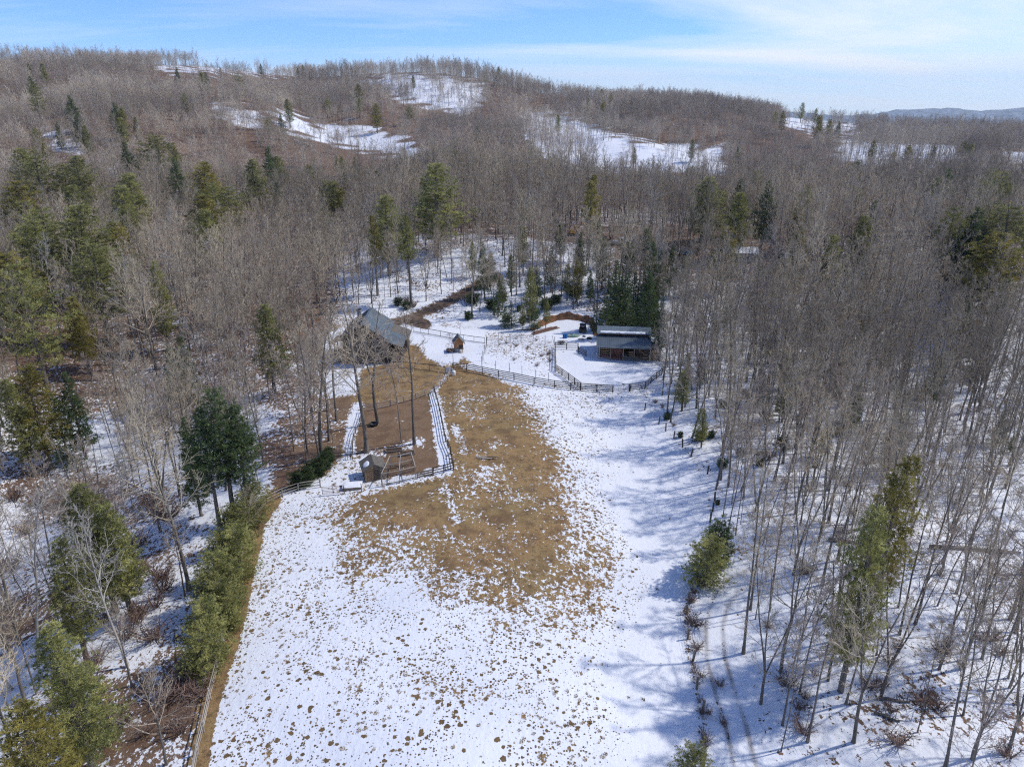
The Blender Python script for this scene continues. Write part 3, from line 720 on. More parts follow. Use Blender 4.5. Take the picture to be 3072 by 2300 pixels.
# ------------------------------------------------------------------ evergreens, each where the photograph shows it: (x, y of the top, height, kind, width)
PINE_SPOTS = [
    (40, 318, 17, 'a', 1.2), (75, 335, 17, 'b', 1.1), (160, 335, 17, 'a', 1), (130, 352, 14, 'b', 1), (30, 390, 16, 'c', 1.1), (160, 398, 15, 'a', 1),
    (50, 430, 18, 'b', 1.15), (90, 445, 16, 'b', 1.0), (160, 440, 17, 'a', 1.2), (268, 305, 15, 'd', 1), (335, 290, 16, 'b', 1.3), (375, 338, 15, 'd', 1.1), (275, 372, 15, 'a', 1.2), (262, 398, 14, 'a', 1),
    (275, 440, 13, 'b', .9), (435, 348, 15, 'c', 1), (462, 392, 13, 'b', 1), (490, 400, 14, 'b', 1), (440, 420, 15, 'c', 1), (438, 450, 14, 'a', .9), (540, 342, 16, 'a', 1), (575, 315, 17, 'd', 1.1), (600, 336, 14, 'a', 1), (668, 355, 12, 'a', .9),
    (720, 390, 14, 'a', 1.1), (735, 405, 12, 'c', 1), (830, 420, 14, 'a', .9), (935, 350, 17, 'a', 1.15), (803, 463, 19, 'h', .8), (878, 463, 21, 'e', .9), (1278, 375, 22, 'h', 1.0), (1528, 380, 19, 'a', 1), (1495, 358, 14, 'a', 1.1),
    (1662, 388, 18, 'd', 1), (1548, 400, 15, 'b', .9), (1850, 405, 14, 'b', 1), (1890, 430, 16, 'd', .9), (1727, 445, 12, 'c', .8), (2125, 445, 20, 'd', .9), (2150, 438, 17, 'b', 1), (2185, 440, 20, 'b', 1.2), (2165, 500, 20, 'c', 1.2), (2100, 462, 18, 'd', .9),
    (15, 545, 18, 'c', 1.2), (30, 560, 17, 'b', 1), (70, 470, 15, 'b', 1), (155, 640, 15, 'c', 1), (165, 665, 14, 'h', .9), (190, 520, 15, 'b', 1), (245, 480, 13, 'c', .9), (330, 560, 13, 'a', .8),
    (568, 655, 16, 'a', 1.05), (50, 790, 17, 'c', 1.2), (15, 815, 16, 'a', 1), (140, 800, 15, 'd', .9), (110, 850, 12, 'g', 1), (385, 720, 13, 'g', .9), (365, 740, 11, 'g', .9),
    (460, 838, 17, 'i', .95), (430, 880, 15, 'i', .9), (500, 870, 15, 'i', .9), (395, 900, 13, 'd', .8),
    (180, 1035, 15, 'a', 1.15), (225, 1085, 13, 'a', 1.1), (115, 1165, 13, 'a', 1.0), (110, 1345, 14, 'a', 1.1), (30, 1520, 12, 'c', 1.1), (135, 1400, 10, 'g', .8),
    (1145, 575, 13, 'a', .9), (1330, 560, 15, 'd', .8), (1412, 520, 17, 'd', .8), (1408, 585, 15, 'd', .9), (1350, 590, 12, 'g', 1), (1312, 640, 9, 'g', 1), (1250, 560, 11, 'c', .7), (1255, 500, 13, 'd', .8), (1045, 520, 14, 'd', .7), (1075, 600, 9, 'g', .8),
    (1330, 655, 7, 'g', 1.2), (1355, 650, 7.5, 'g', 1.2), (1385, 655, 7, 'g', 1.2), (1410, 645, 7, 'g', 1.2), (1290, 655, 6, 'g', 1), (1180, 640, 7, 'a', .7), (1105, 650, 6, 'g', 1), (1090, 660, 5, 'g', 1), (1155, 655, 6, 'g', 1), (1130, 655, 6, 'a', .9),
    (1960, 975, 20, 'h', .85), (1905, 1085, 18, 'a', .78), (1535, 1165, 5.6, 'f', 1.15), (1560, 1128, 5.6, 'm', .95), (1500, 1612, 4.0, 'f', .9),
    (1640, 560, 13, 'd', .7), (1790, 610, 12, 'd', .7), (1690, 545, 12, 'd', .8), (2100, 650, 13, 'd', .8), (1960, 880, 10, 'd', .7), (1860, 820, 9, 'd', .8), (2040, 760, 10, 'd', .8), (1740, 760, 8, 'g', .8), (1700, 745, 8, 'd', .8),
    (1430, 640, 12, 'd', .7), (1930, 700, 10, 'd', .7), (1870, 690, 11, 'd', .7), (2180, 600, 14, 'd', .8), (1650, 790, 7, 'g', .9),
]
HEDGE = [(443, 1300, 7.5), (470, 1255, 6), (420, 1345, 6.5), (462, 1190, 7), (488, 1215, 6), (505, 1140, 7), (478, 1148, 6.5), (512, 1085, 6.5), (540, 1042, 6.2), (526, 1060, 5.5), (492, 1100, 6), (450, 1235, 6), (480, 1275, 5)]
FAR_PINES = []
rp = random.Random(5)
for (x0, y0, x1, y1, n, hh) in ((0, 130, 100, 175, 9, 17), (60, 200, 620, 300, 22, 13), (370, 135, 660, 165, 16, 13), (700, 130, 1100, 175, 12, 13), (620, 180, 900, 240, 14, 14), (1000, 230, 1500, 330, 12, 12), (1230, 190, 1420, 225, 9, 12), (1600, 200, 1800, 245, 12, 14), (1770, 248, 1820, 262, 7, 16), (1800, 300, 2212, 390, 34, 12), (2040, 340, 2200, 380, 14, 13), (1560, 290, 1800, 380, 9, 12), (120, 240, 330, 300, 8, 13), (700, 300, 1000, 340, 9, 12), (1560, 385, 2212, 520, 26, 13), (640, 330, 1500, 420, 16, 12), (0, 300, 640, 470, 14, 12)):
    for _ in range(n): FAR_PINES.append((rp.uniform(x0, x1), rp.uniform(y0, y1), hh * 1.3 * rp.uniform(.7, 1.2), rp.choice('aabcdd'), rp.uniform(.8, 1.25)))
FAR_PINES = [q for i_, q in enumerate(FAR_PINES) if (i_ * 7) % 11 < 5]
PD = {'m': 'round dark green pine', 'a': 'olive green pine', 'b': 'spreading olive pine', 'c': 'yellow-green pine', 'd': 'dark green conifer', 'e': 'tall bare-boled pine', 'f': 'young bushy pine', 'g': 'small dark hemlock', 'h': 'tall yellow-topped pine', 'i': 'dark high-crowned pine'}
def pzone(u, v):
    if v < 300: return 'far hillside'
    if u > 1450: return 'wood beyond the track' if v > 900 else 'wood right of the barn'
    if u > 980: return 'wood behind the barn'
    if v < 560: return 'slope left of the log house' if u < 640 else 'slope above the log house'
    return 'ravine left of the pasture' if v > 850 else 'wood left of the log house'
rows = []
taken = []; fronts = []
for L, far in ((PINE_SPOTS, 0), (FAR_PINES, 1)):
    for (u, v, h, k, w) in L:
        if k in 'abc' and v < 560 and not far: w *= 1.55
        h *= 1.42 if (10 < h < 18 and v < 570 and u < 980 and not far) else 1.0
        p = atd(u, v, h)
        if far and (math.hypot(p.x, p.y) > 1150): continue
        o = place('pine_tree', PINES[k], p, h, PINES[k][2], random.uniform(0, 6.28), w)
        taken.append((p.x, p.y, 2.2 * w)); (far or (v > 900 and u > 600) or (u > 980 and v > 480) or (u > 740 and v > 340)) or fronts.append((p.x, p.y, 3.4 * w))
        rows.append((o, u, PD[k], pzone(u, v), 'pine', 'evergreens in the ' + pzone(u, v)))
for (u, v, h, k) in ((1085, 668, 8, 'a'), (1105, 640, 10, 'a'), (1160, 655, 9, 'd'), (1190, 630, 11, 'd'), (1225, 650, 9, 'a'), (1250, 610, 11, 'd'), (1275, 655, 8, 'd'), (1300, 625, 12, 'd'), (1335, 690, 10, 'd'), (1365, 692, 11, 'd'), (1395, 690, 12, 'd'), (1420, 660, 13, 'd'), (1445, 640, 12, 'd'), (1060, 620, 9, 'd'), (1020, 600, 9, 'a'), (1355, 640, 13, 'i'), (1390, 620, 14, 'i'), (1210, 585, 12, 'i'), (1130, 590, 12, 'a'), (1290, 580, 12, 'd')):
    p = atd(u, v); o = place('pine_tree', PINES[k], p, h, PINES[k][2], random.uniform(0, 6.28), random.uniform(.8, 1.05)); taken.append((p.x, p.y, 2)); rows.append((o, u, PD[k], 'wood behind the barn', 'pine', 'evergreens in the wood behind the barn'))
ru = random.Random(12)
for _ in range(34):
    u, v = ru.uniform(1450, 2190), ru.uniform(590, 1000); h, k = ru.uniform(2.5, 7), ru.choice('gda'); p = atd(u, v)
    if in_poly(np.array([u]), np.array([v]), CLEARING)[0]: continue
    o = place('pine_tree', PINES[k], p, h, PINES[k][2], ru.uniform(0, 6.28), ru.uniform(1.0, 1.5)); taken.append((p.x, p.y, 1.5)); rows.append((o, u, 'low ' + PD[k], 'wood right of the barn', 'pine', 'evergreens in the wood right of the barn'))
name_rows(rows)
rows = []
for (u, v, h) in HEDGE:
    p = atd(u, v, h * .86); o = place('pine_tree', PINES['f'], p, h * .86, PINES['f'][2], random.uniform(0, 6.28), random.uniform(.8, 1.02))
    taken.append((p.x, p.y, 2.5)); rows.append((o, p.y))
rows.sort(key=lambda q: q[1])
ORD2 = ['nearest', 'second nearest', 'third nearest', 'fourth nearest', 'fifth nearest', 'sixth nearest', 'seventh nearest', 'eighth nearest', 'ninth nearest', 'tenth nearest', 'eleventh nearest', 'twelfth nearest', 'farthest']
for i, (o, _) in enumerate(rows): tag(o, ORD2[i] + ' bushy young pine of the row along the left pasture fence', 'pine', 'young pines along the left pasture fence')
# clipped little evergreens by the lane
for i, (u, v, h) in enumerate(((640, 1020, 2.2), (658, 1012, 2.4), (668, 1000, 2.3), (684, 990, 2.4), (698, 978, 2.3), (708, 968, 2.0))):
    p = atd(u, v, h); o = place('evergreen_shrub', PINES['k'], p, h, 2.2, i, 1.15, 'foliage')
    tag(o, ORDN(i + 1) + ' from left of the six small dark evergreens beside the grey rail fence', 'shrub', 'small evergreens beside the lane')
    taken.append((p.x, p.y, 1.2))
# evergreen shrubs of the understorey
rows = []
rs = random.Random(9)
SH = [(1010, 690), (1022, 655), (1180, 668), (1200, 655), (1060, 668), (1120, 672), (1085, 650), (1240, 640), (1300, 690), (1320, 700), (1345, 702), (1375, 700), (1400, 702), (1425, 690), (1150, 690), (1095, 694), (1130, 696), (860, 660), (880, 668),
      (1470, 945), (1440, 905), (1512, 950), (1535, 945), (1560, 1010), (1600, 985), (1640, 1005), (1690, 960), (1720, 905), (1560, 880), (1610, 860), (1800, 940), (1760, 1010), (1550, 1090)]
for (u, v) in SH:
    p = atd(u, v); h = rs.uniform(1.0, 2.4) if v < 720 else rs.uniform(.5, 1.3); o = place('evergreen_shrub', PINES['j'], p, h, 2.6, rs.uniform(0, 6), rs.uniform(.9, 1.4), 'foliage')
    z = 'snow behind the garden' if v < 720 else 'wood right of the pasture'
    rows.append((o, u, 'low dark evergreen shrub', z, 'shrub', 'evergreen shrubs in the ' + z))
name_rows(rows)

# ------------------------------------------------------------------ leafless trees
def forest_points(n, rmin, rmax, amax):
    a = RNG.uniform(-amax, amax, n); r = np.sqrt(RNG.uniform(rmin ** 2, rmax ** 2, n))
    return r * np.sin(a), r * np.cos(a)
def allowed(x, y):
    z = H(x, y); px, py, dep = project(x, y, z); u, v = px / D, py / D; r = np.hypot(x, y)
    k = np.ones(len(x))
    k[in_poly(u, v, CLEARING) & (dep > 5)] = 0
    k[(d_line(u, v, CLEARING, True) < 10) & (dep > 5) & (v > 650)] = 0
    k[(dep > 0) & (r < 34)] = 0
    k[(np.abs(x) < 30) & (y < 40)] = 0
    k[d_line(u, v, DRIVE) < 16] = 0
    k[d_line(u, v, FARROAD) < 5] *= .3
    k[(d_line(u, v, TRACK) < 40) & (v > 1200)] = 0
    k[(d_line(u, v, LEFTEDGE) < 34) & (v > 1060)] = 0
    k[in_poly(u, v, [(1540, 535), (1655, 535), (1655, 640), (1540, 640)])] *= .12
    k[in_poly(u, v, [(1225, 505), (1490, 545), (1490, 625), (1225, 590)])] *= .3
    k[in_poly(u, v, [(130, 1080), (480, 1060), (470, 1400), (420, 1700), (130, 1700)])] *= .5; k[(u > 1430) & (v > 560) & (v < 820)] *= .7; k[in_poly(u, v, [(1545, 560), (1650, 560), (1650, 700), (1545, 700)])] *= .3
    k[(x > 20) & (u > 2212)] *= .22; k[(x > 20) & (u > 1430) & (v > 760)] *= 1.0
    for poly, _, dn in FARSNOW:
        hit = in_poly(u, v, poly); hit2 = np.zeros(len(x), bool)
        for dv_ in ((10, 20, 30, 40, 50) if dn < .1 else (12, 24, 36, 48, 60, 72, 84)): hit2 |= in_poly(u, v - dv_, poly)
        k[hit & (r > 200)] *= dn; k[hit2 & ~hit & (r > 200)] *= (.12 if dn < .1 else .5)
    # thinner stand just behind the garden
    k[in_poly(u, v, [(900, 560), (1300, 560), (1300, 690), (900, 690)])] *= 1.0
    k[in_poly(u, v, [(560, 820), (760, 820), (760, 1040), (560, 1060)])] *= .55
    return k, z, u, v, r
def poisson(x, y, dmin):
    cell = {}; keep = []
    for i in range(len(x)):
        d = dmin[i]; cx, cy = int(x[i] // 6), int(y[i] // 6); ok = True
        for ax in (-1, 0, 1):
            for ay in (-1, 0, 1):
                for j in cell.get((cx + ax, cy + ay), ()):
                    if (x[i] - x[j]) ** 2 + (y[i] - y[j]) ** 2 < d * d: ok = False; break
                if not ok: break
            if not ok: break
        if ok: keep.append(i); cell.setdefault((cx, cy), []).append(i)
    return np.array(keep)
x, y = forest_points(17000, 30, 330, R(56))
k, z, u, v, r = allowed(x, y)
sel = RNG.random(len(x)) < k
for (tx, ty, tr_) in taken: sel &= (x - tx) ** 2 + (y - ty) ** 2 > (tr_ * .6) ** 2
for (tx, ty, tw) in fronts:                          # pines that stand free: little grows right in front of them
    rr_ = math.hypot(tx, ty); ex_, ey_ = tx / rr_, ty / rr_
    al = (x - tx) * ex_ + (y - ty) * ey_; la = np.abs((x - tx) * ey_ - (y - ty) * ex_)
    sel &= ~((la < tw) & (al > -24) & (al < 4) & (RNG.random(len(x)) < .85))
x, y, z, u, v, r = (q[sel] for q in (x, y, z, u, v, r))
keep = poisson(x, y, RNG.uniform(1.7, 3.5, len(x)) * np.where((u > 1440) & (v > 700), .68, 1.0))
x, y, z, u, v, r = (q[keep] for q in (x, y, z, u, v, r))
inview = (u > -40) & (u < 2250) & (v > 250) & (v < 1720)
order = np.argsort(np.where(inview, r, 1e6))
def bzone(u_, v_):
    if u_ > 1430: 
        if v_ > 1250: return 'wood beyond the track'
        if v_ > 900: return 'wood right of the pasture'
        return 'wood right of the barn'
    if v_ > 1050: return 'ravine left of the pasture'
    if u_ < 430: return 'wood at the left edge'
    if u_ < 760: return 'wood left of the log house'
    return 'wood behind the log house' if u_ < 1000 else 'wood behind the barn'
HARD = [0, 1, 2, 4, 5, 6, 8]; THIN = [3, 7]
rows = []; nh = nt_ = 0; rest = []
rt = random.Random(3)
for i in order:
    thin = rt.random() < .42
    vi = rt.choices(THIN if thin else HARD, None)[0] if thin else rt.choices(HARD, [5, 3, 3, 2, 2.5, 4 if (u[i] < 560 and v[i] > 560) else .5, 3])[0]  # pale trees favoured on the left, partly to paint sunlit limbs
    h = BARE[vi][3] * rt.uniform(.70, 1.02) * (.84 + .3 * float(lownoise(x[i], y[i], .035, .9)))
    if x[i] > 24 and x[i] < 60 and y[i] < 110: h *= .93
    if not inview[i] or (thin and nt_ >= 200) or (not thin and nh >= 300):
        rest.append((x[i], y[i], z[i], vi, h / BARE[vi][3])); continue
    if thin: nt_ += 1
    else: nh += 1
    o = place('bare_sapling' if thin else 'bare_tree', BARE[vi], (x[i], y[i], z[i]), h, BARE[vi][3], rt.uniform(0, 6.28))
    zn = bzone(u[i], v[i]); kind = 'sapling' if thin else 'tree'
    rows.append((o, u[i], BARE[vi][2] + ' bare ' + kind, zn, kind, 'bare %ss in the %s' % (kind, zn)))
name_rows(rows)
# trees that stand alone in the yard and along the edges
YARDT = [(1100, 1356, 1, 23, 'thick bare tree with a grey trunk standing behind the small shed', 0.4), (1133, 1268, 2, 21, 'bare tree with flaring roots near the black tub in the yard', 2.0),
         (1205, 1328, 3, 17.5, 'slender bare tree in the yard left of the snow strip', 1.0), (1243, 1332, 0, 20, 'straight bare tree with an open crown in the middle of the yard', 2.5),
         (966, 1380, 1, 20, 'grey-trunked bare tree beside the small evergreens', 3.0), (1010, 1262, 0, 19, 'bare tree between the lane and the log house', 3.6),
         (985, 1230, 2, 19, 'forked bare tree at the corner of the yard by the left wood', .6), (1000, 1330, 7, 14, 'thin bare sapling beside the lane', .9),
         (1360, 1090, 3, 6, 'little bare fruit tree in front of the orange playhouse', .2), (1382, 1003, 3, 3.5, 'tiny bare tree behind the orange playhouse', .8),
         (1990, 1140, 0, 19, 'bare tree against the bend of the corral fence', 1.2), (2015, 1150, 7, 17, 'thin pole-like tree outside the corral bend', 2.2),
         (2035, 1080, 5, 14, 'wide pale-twigged tree right of the barn', 2.9), (2040, 1180, 7, 17, 'thin bare tree below the corral fence', 1.4), (1960, 1060, 5, 0, '', 0)]
for (px, py, vi, h, lab, rz) in YARDT:
    if not h: continue
    p = at(px, py); o = place('bare_tree', BARE[vi], p, h, BARE[vi][3], rz, 1.6 if h < 8 else 1.45 if (px < 1300 and vi < 3) else 1.0)
    tag(o, lab, 'tree', 'trees standing free in and around the yard')
o = place('bare_tree', BARE[6], at(385, 2000), 15, BARE[6][3], 1.2); tag(o, 'white-limbed bare tree in front of the pines in the left ravine', 'tree', 'pale trees of the left ravine')
o = place('bare_tree', BARE[5], atd(545, 1170), 7, BARE[5][3], 1.2, 1.1); tag(o, 'small pale bare tree growing amid the young pine row', 'tree', 'pale trees of the left ravine')
for (u_, v_, h_) in ((400, 1290, 9), (360, 1650, 10), (285, 1480, 9), (245, 1360, 10)):
    o = place('bare_tree', BARE[5], atd(u_, v_), h_, BARE[5][3], u_, 1.0)
    tag(o, 'low spreading bare tree in the left ravine, ' + {400: 'beside the big young pines', 360: 'at the bottom edge', 285: 'left of the tan fence strip', 245: 'among dark leaf litter'}[u_], 'tree', 'low spreading trees of the left ravine')

# reddish brush
rw = random.Random(31)
WOODBRUSH = [(rw.uniform(1630, 2190), rw.uniform(900, 1640), rw.uniform(.8, 1.9)) for _ in range(46)] + [(rw.uniform(140, 420), rw.uniform(1120, 1640), rw.uniform(1.0, 2.4)) for _ in range(16)]
BM = [brush_bush(40 + i, 1.0, 1.1).mesh('brush_%d' % i, 'brush') for i in range(3)]
rows = []
for (u_, v_, s_) in [(1500, 1350, 1.6), (1494, 1300, 1.1), (1512, 1265, 1.0), (1505, 1400, 1.1), (1515, 1460, .8), (1530, 1540, .9), (1555, 1480, .9), (1525, 1600, .9), (1560, 1560, .8), (410, 950 + 500, 2.6), (380, 1500, 2.4), (330, 1380, 2.6), (350, 1250, 3.0), (300, 1340, 2.4), (340, 1110, 2.6), (300, 1180, 2.2),
                     (430, 1500, 2.0), (390, 1580, 2.2), (270, 1560, 2.2), (200, 1480, 2.2), (120, 1530, 1.8), (60, 1150, 2.8), (30, 1080, 3), (90, 1090, 3), (20, 1230, 2.6), (1415, 870, 1.0), (1430, 880, .8), (1455, 920, .8), (875, 655, 2.4), (895, 662, 2.2), (1420, 700, 2.4), (1445, 690, 2.4), (1465, 700, 2.0), (365, 1120, 3), (325, 1090, 2.6), (1095, 742, .7), (1115, 748, .7), (1140, 752, .7), (1160, 735, .6), (1170, 770, .9), (1185, 765, .9), (1188, 780, .9), (1160, 790, .8), (1110, 778, .7), (1080, 745, .6)] + WOODBRUSH:
    o = obj('brush', BM[len(rows) % 3], None, atd(u_, v_), (0, 0, random.uniform(0, 6)), (s_ * random.uniform(.9, 1.5), s_ * random.uniform(.9, 1.5), s_))
    z_ = 'wood beyond the track' if u_ > 1620 else 'strip by the track' if u_ > 1450 and v_ > 800 else 'left ravine' if u_ < 500 else 'ground by the garden'
    rows.append((o, u_, 'reddish-brown leafless bush', z_, 'bush', 'brush by the ' + z_))
name_rows(rows)

# ------------------------------------------------------------------ the rest of the wood: one mass
def gn_scatter(name, pts, idx, rotz, scl, templates, label, tilt=None):
    me = bpy.data.meshes.new(name); me.from_pydata([tuple(p) for p in pts], [], [])
    a = me.attributes.new('pick', 'INT', 'POINT'); a.data.foreach_set('value', np.asarray(idx, np.int32))
    a = me.attributes.new('turn', 'FLOAT_VECTOR', 'POINT')
    rv = np.zeros((len(pts), 3), np.float32); rv[:, 2] = rotz
    if tilt is not None: rv[:, :2] = tilt
    a.data.foreach_set('vector', rv.reshape(-1))
    a = me.attributes.new('size', 'FLOAT', 'POINT'); a.data.foreach_set('value', np.asarray(scl, np.float32))
    o = obj(name, me); o['kind'] = 'stuff'; o['label'] = label
    g = bpy.data.node_groups.new(name, 'GeometryNodeTree')
    g.interface.new_socket('Geometry', in_out='INPUT', socket_type='NodeSocketGeometry'); g.interface.new_socket('Geometry', in_out='OUTPUT', socket_type='NodeSocketGeometry')
    gi, go = g.nodes.new('NodeGroupInput'), g.nodes.new('NodeGroupOutput')
    ip = g.nodes.new('GeometryNodeInstanceOnPoints'); jn = g.nodes.new('GeometryNodeJoinGeometry')
    for tob in reversed(templates):
        oi = g.nodes.new('GeometryNodeObjectInfo'); oi.inputs['Object'].default_value = tob; oi.inputs['As Instance'].default_value = True
        g.links.new(oi.outputs['Geometry'], jn.inputs[0])
    def na_(nm, ty):
        n = g.nodes.new('GeometryNodeInputNamedAttribute'); n.data_type = ty; n.inputs['Name'].default_value = nm; return n.outputs[0]
    ip.inputs['Pick Instance'].default_value = True
    g.links.new(gi.outputs[0], ip.inputs['Points']); g.links.new(jn.outputs[0], ip.inputs['Instance'])
    g.links.new(na_('pick', 'INT'), ip.inputs['Instance Index'])
    er = g.nodes.new('FunctionNodeEulerToRotation'); g.links.new(na_('turn', 'FLOAT_VECTOR'), er.inputs[0])
    g.links.new(er.outputs[0], ip.inputs['Rotation']); g.links.new(na_('size', 'FLOAT'), ip.inputs['Scale'])
    g.links.new(ip.outputs[0], go.inputs[0])
    o.modifiers.new('scatter', 'NODES').node_group = g
    return o
def join_mesh(name, parts, mats):
    """parts: (builder, material index, matrix)"""
    v, f, mi = [], [], []
    for mb, k_, mx_ in parts:
        n = len(v); v += [tuple(mx_ @ Vector(q)) for q in mb.v] if mx_ else mb.v
        f += [tuple(i + n for i in q) for q in mb.f]; mi += [k_] * len(mb.f)
    me = bpy.data.meshes.new(name); me.from_pydata(v, [], f)
    for q in mats: me.materials.append(M[q])
    me.polygons.foreach_set('material_index', mi); me.update(); return me
# middle distance: single trees again
MIDT = []
for vi, (tm, cm, _, _) in enumerate(BARE):
    T_, C_ = MB(), MB()
    for src, dst in ((tm, T_), (cm, C_)):
        co = np.empty(len(src.vertices) * 3, np.float32); src.vertices.foreach_get('co', co)
        dst.v = [tuple(q) for q in co.reshape(-1, 3).tolist()]; dst.f = [tuple(p.vertices) for p in src.polygons]
    mj = join_mesh('wood_tree_%d' % vi, [(T_, 0, None), (C_, 1, None)], [tm.materials[0].name, 'x']) if False else None
    me_ = bpy.data.meshes.new('wood_tree_%d' % vi)
    n = len(T_.v); me_.from_pydata(T_.v + C_.v, [], T_.f + [tuple(i + n for i in q) for q in C_.f])
    me_.materials.append(tm.materials[0]); me_.materials.append(cm.materials[0])
    me_.polygons.foreach_set('material_index', [0] * len(T_.f) + [1] * len(C_.f)); me_.update()
    MIDT.append(bpy.data.objects.new('wood_tree_%d' % vi, me_))
ra = np.array([(q[0], q[1], q[2]) for q in rest])
gn_scatter('woods_middle', ra, [q[3] for q in rest], RNG.uniform(0, 6.28, len(rest)), [q[4] for q in rest], MIDT, 'leafless grey-brown wood behind and beside the farm')
# far slopes: clumps of trees
CL = []
rc = random.Random(77)
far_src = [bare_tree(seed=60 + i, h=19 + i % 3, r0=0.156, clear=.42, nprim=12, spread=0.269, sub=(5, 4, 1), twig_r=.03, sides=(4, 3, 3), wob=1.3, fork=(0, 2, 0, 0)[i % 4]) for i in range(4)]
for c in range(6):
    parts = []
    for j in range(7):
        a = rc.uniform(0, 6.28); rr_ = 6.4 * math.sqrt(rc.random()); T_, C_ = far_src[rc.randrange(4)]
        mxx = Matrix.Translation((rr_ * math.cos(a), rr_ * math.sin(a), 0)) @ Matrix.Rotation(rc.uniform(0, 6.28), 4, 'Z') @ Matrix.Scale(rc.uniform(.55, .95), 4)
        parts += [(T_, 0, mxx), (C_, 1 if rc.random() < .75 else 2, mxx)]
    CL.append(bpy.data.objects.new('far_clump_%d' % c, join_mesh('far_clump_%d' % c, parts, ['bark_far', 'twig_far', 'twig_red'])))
x, y = forest_points(11500, 322, 1180, R(46))
k, z, u, v, r = allowed(x, y)
Rr = np.interp(np.arctan2(x, y), _az, _R)
sel = (RNG.random(len(x)) < k) & (r < Rr + 70)
for (tx, ty, tw) in fronts:
    rr_ = math.hypot(tx, ty); ex_, ey_ = tx / rr_, ty / rr_
    al = (x - tx) * ex_ + (y - ty) * ey_; la = np.abs((x - tx) * ey_ - (y - ty) * ex_)
    sel &= ~((la < tw + 3) & (al > -26) & (al < 6))
x, y, z = x[sel], y[sel], z[sel]
keep = poisson(x, y, np.full(len(x), 5.4)); x, y, z = x[keep], y[keep], z[keep]
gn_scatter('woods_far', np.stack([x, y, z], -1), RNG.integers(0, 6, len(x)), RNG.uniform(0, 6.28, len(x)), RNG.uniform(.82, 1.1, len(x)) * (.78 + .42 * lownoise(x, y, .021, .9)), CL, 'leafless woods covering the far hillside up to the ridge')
print('individual bare', nh, nt_, 'rest', len(rest), 'clumps', len(x))

# ------------------------------------------------------------------ building helpers
def bx(name, parent, x0, x1, y0, y1, z0, z1, m): return obj(name, MB().box(x0, x1, y0, y1, z0, z1).mesh(name, m), parent)
def slab(name, parent, a, b, c, d, th, m):
    """sloping sheet a-b-c-d with thickness"""
    a, b, c, d = map(Vector, (a, b, c, d)); n = (b - a).cross(d - a).normalized() * th
    mb = MB(); mb.v = [tuple(q) for q in (a, b, c, d, a + n, b + n, c + n, d + n)]
    mb.f = [(0, 3, 2, 1), (4, 5, 6, 7), (0, 1, 5, 4), (1, 2, 6, 5), (2, 3, 7, 6), (3, 0, 4, 7)]
    return obj(name, mb.mesh(name, m), parent)
def ribs(parent, a, b, c, d, th, step, m, w=.05, h=.045):
    """raised seams running from edge a-b up to edge d-c, one mesh"""
    a, b, c, d = map(Vector, (a, b, c, d)); n = (b - a).cross(d - a).normalized(); k = max(2, int((b - a).length / step)); mb = MB()
    e = (b - a).normalized() * w / 2
    for i in range(k + 1):
        t_ = i / k; p = a.lerp(b, t_) + n * th; q = d.lerp(c, t_) + n * th
        i0 = len(mb.v); mb.v += [tuple(z_) for z_ in (p - e, p + e, q + e, q - e, p - e * .4 + n * h, p + e * .4 + n * h, q + e * .4 + n * h, q - e * .4 + n * h)]
        mb.f += [tuple(i0 + j for j in f_) for f_ in ((4, 5, 6, 7), (0, 1, 5, 4), (1, 2, 6, 5), (2, 3, 7, 6), (3, 0, 4, 7))]
    o = obj('seams', mb.mesh('seams', m), parent); o['kind'] = 'stuff'; return o
def window(parent, x0, x1, z0, z1, y, m='wood_grey', axis='y'):
    w = MB(); f = .09
    def q(xa, xb, za, zb, ya, yb): w.box(*((xa, xb, ya, yb, za, zb) if axis == 'y' else (ya, yb, xa, xb, za, zb)))
    s = -1 if axis == 'y' else 1
    lo, hi = sorted((y, y + s * .10))
    q(x0, x0 + f, z0, z1, lo, hi); q(x1 - f, x1, z0, z1, lo, hi); q(x0 + f, x1 - f, z0, z0 + f, lo, hi); q(x0 + f, x1 - f, z1 - f, z1, lo, hi)
    fr = obj('window', w.mesh('window_frame', m), parent)
    g = MB(); lo2, hi2 = sorted((y + s * .02, y + s * .05))
    g.box(*((x0 + f, x1 - f, lo2, hi2, z0 + f, z1 - f) if axis == 'y' else (lo2, hi2, x0 + f, x1 - f, z0 + f, z1 - f)))
    obj('pane', g.mesh('pane', 'glass'), fr)
    mu = MB(); mu.box(*(((x0 + x1) / 2 - .025, (x0 + x1) / 2 + .025, lo, hi - .01, z0 + f, z1 - f) if axis == 'y' else (lo + .01, hi, (x0 + x1) / 2 - .025, (x0 + x1) / 2 + .025, z0 + f, z1 - f)))
    obj('mullion', mu.mesh('mullion', m), fr)
    return fr
def frame_at(pa, pb):
    a, b = at(*pa), at(*pb); return a, math.atan2(b.y - a.y, b.x - a.x), math.hypot(b.x - a.x, b.y - a.y)

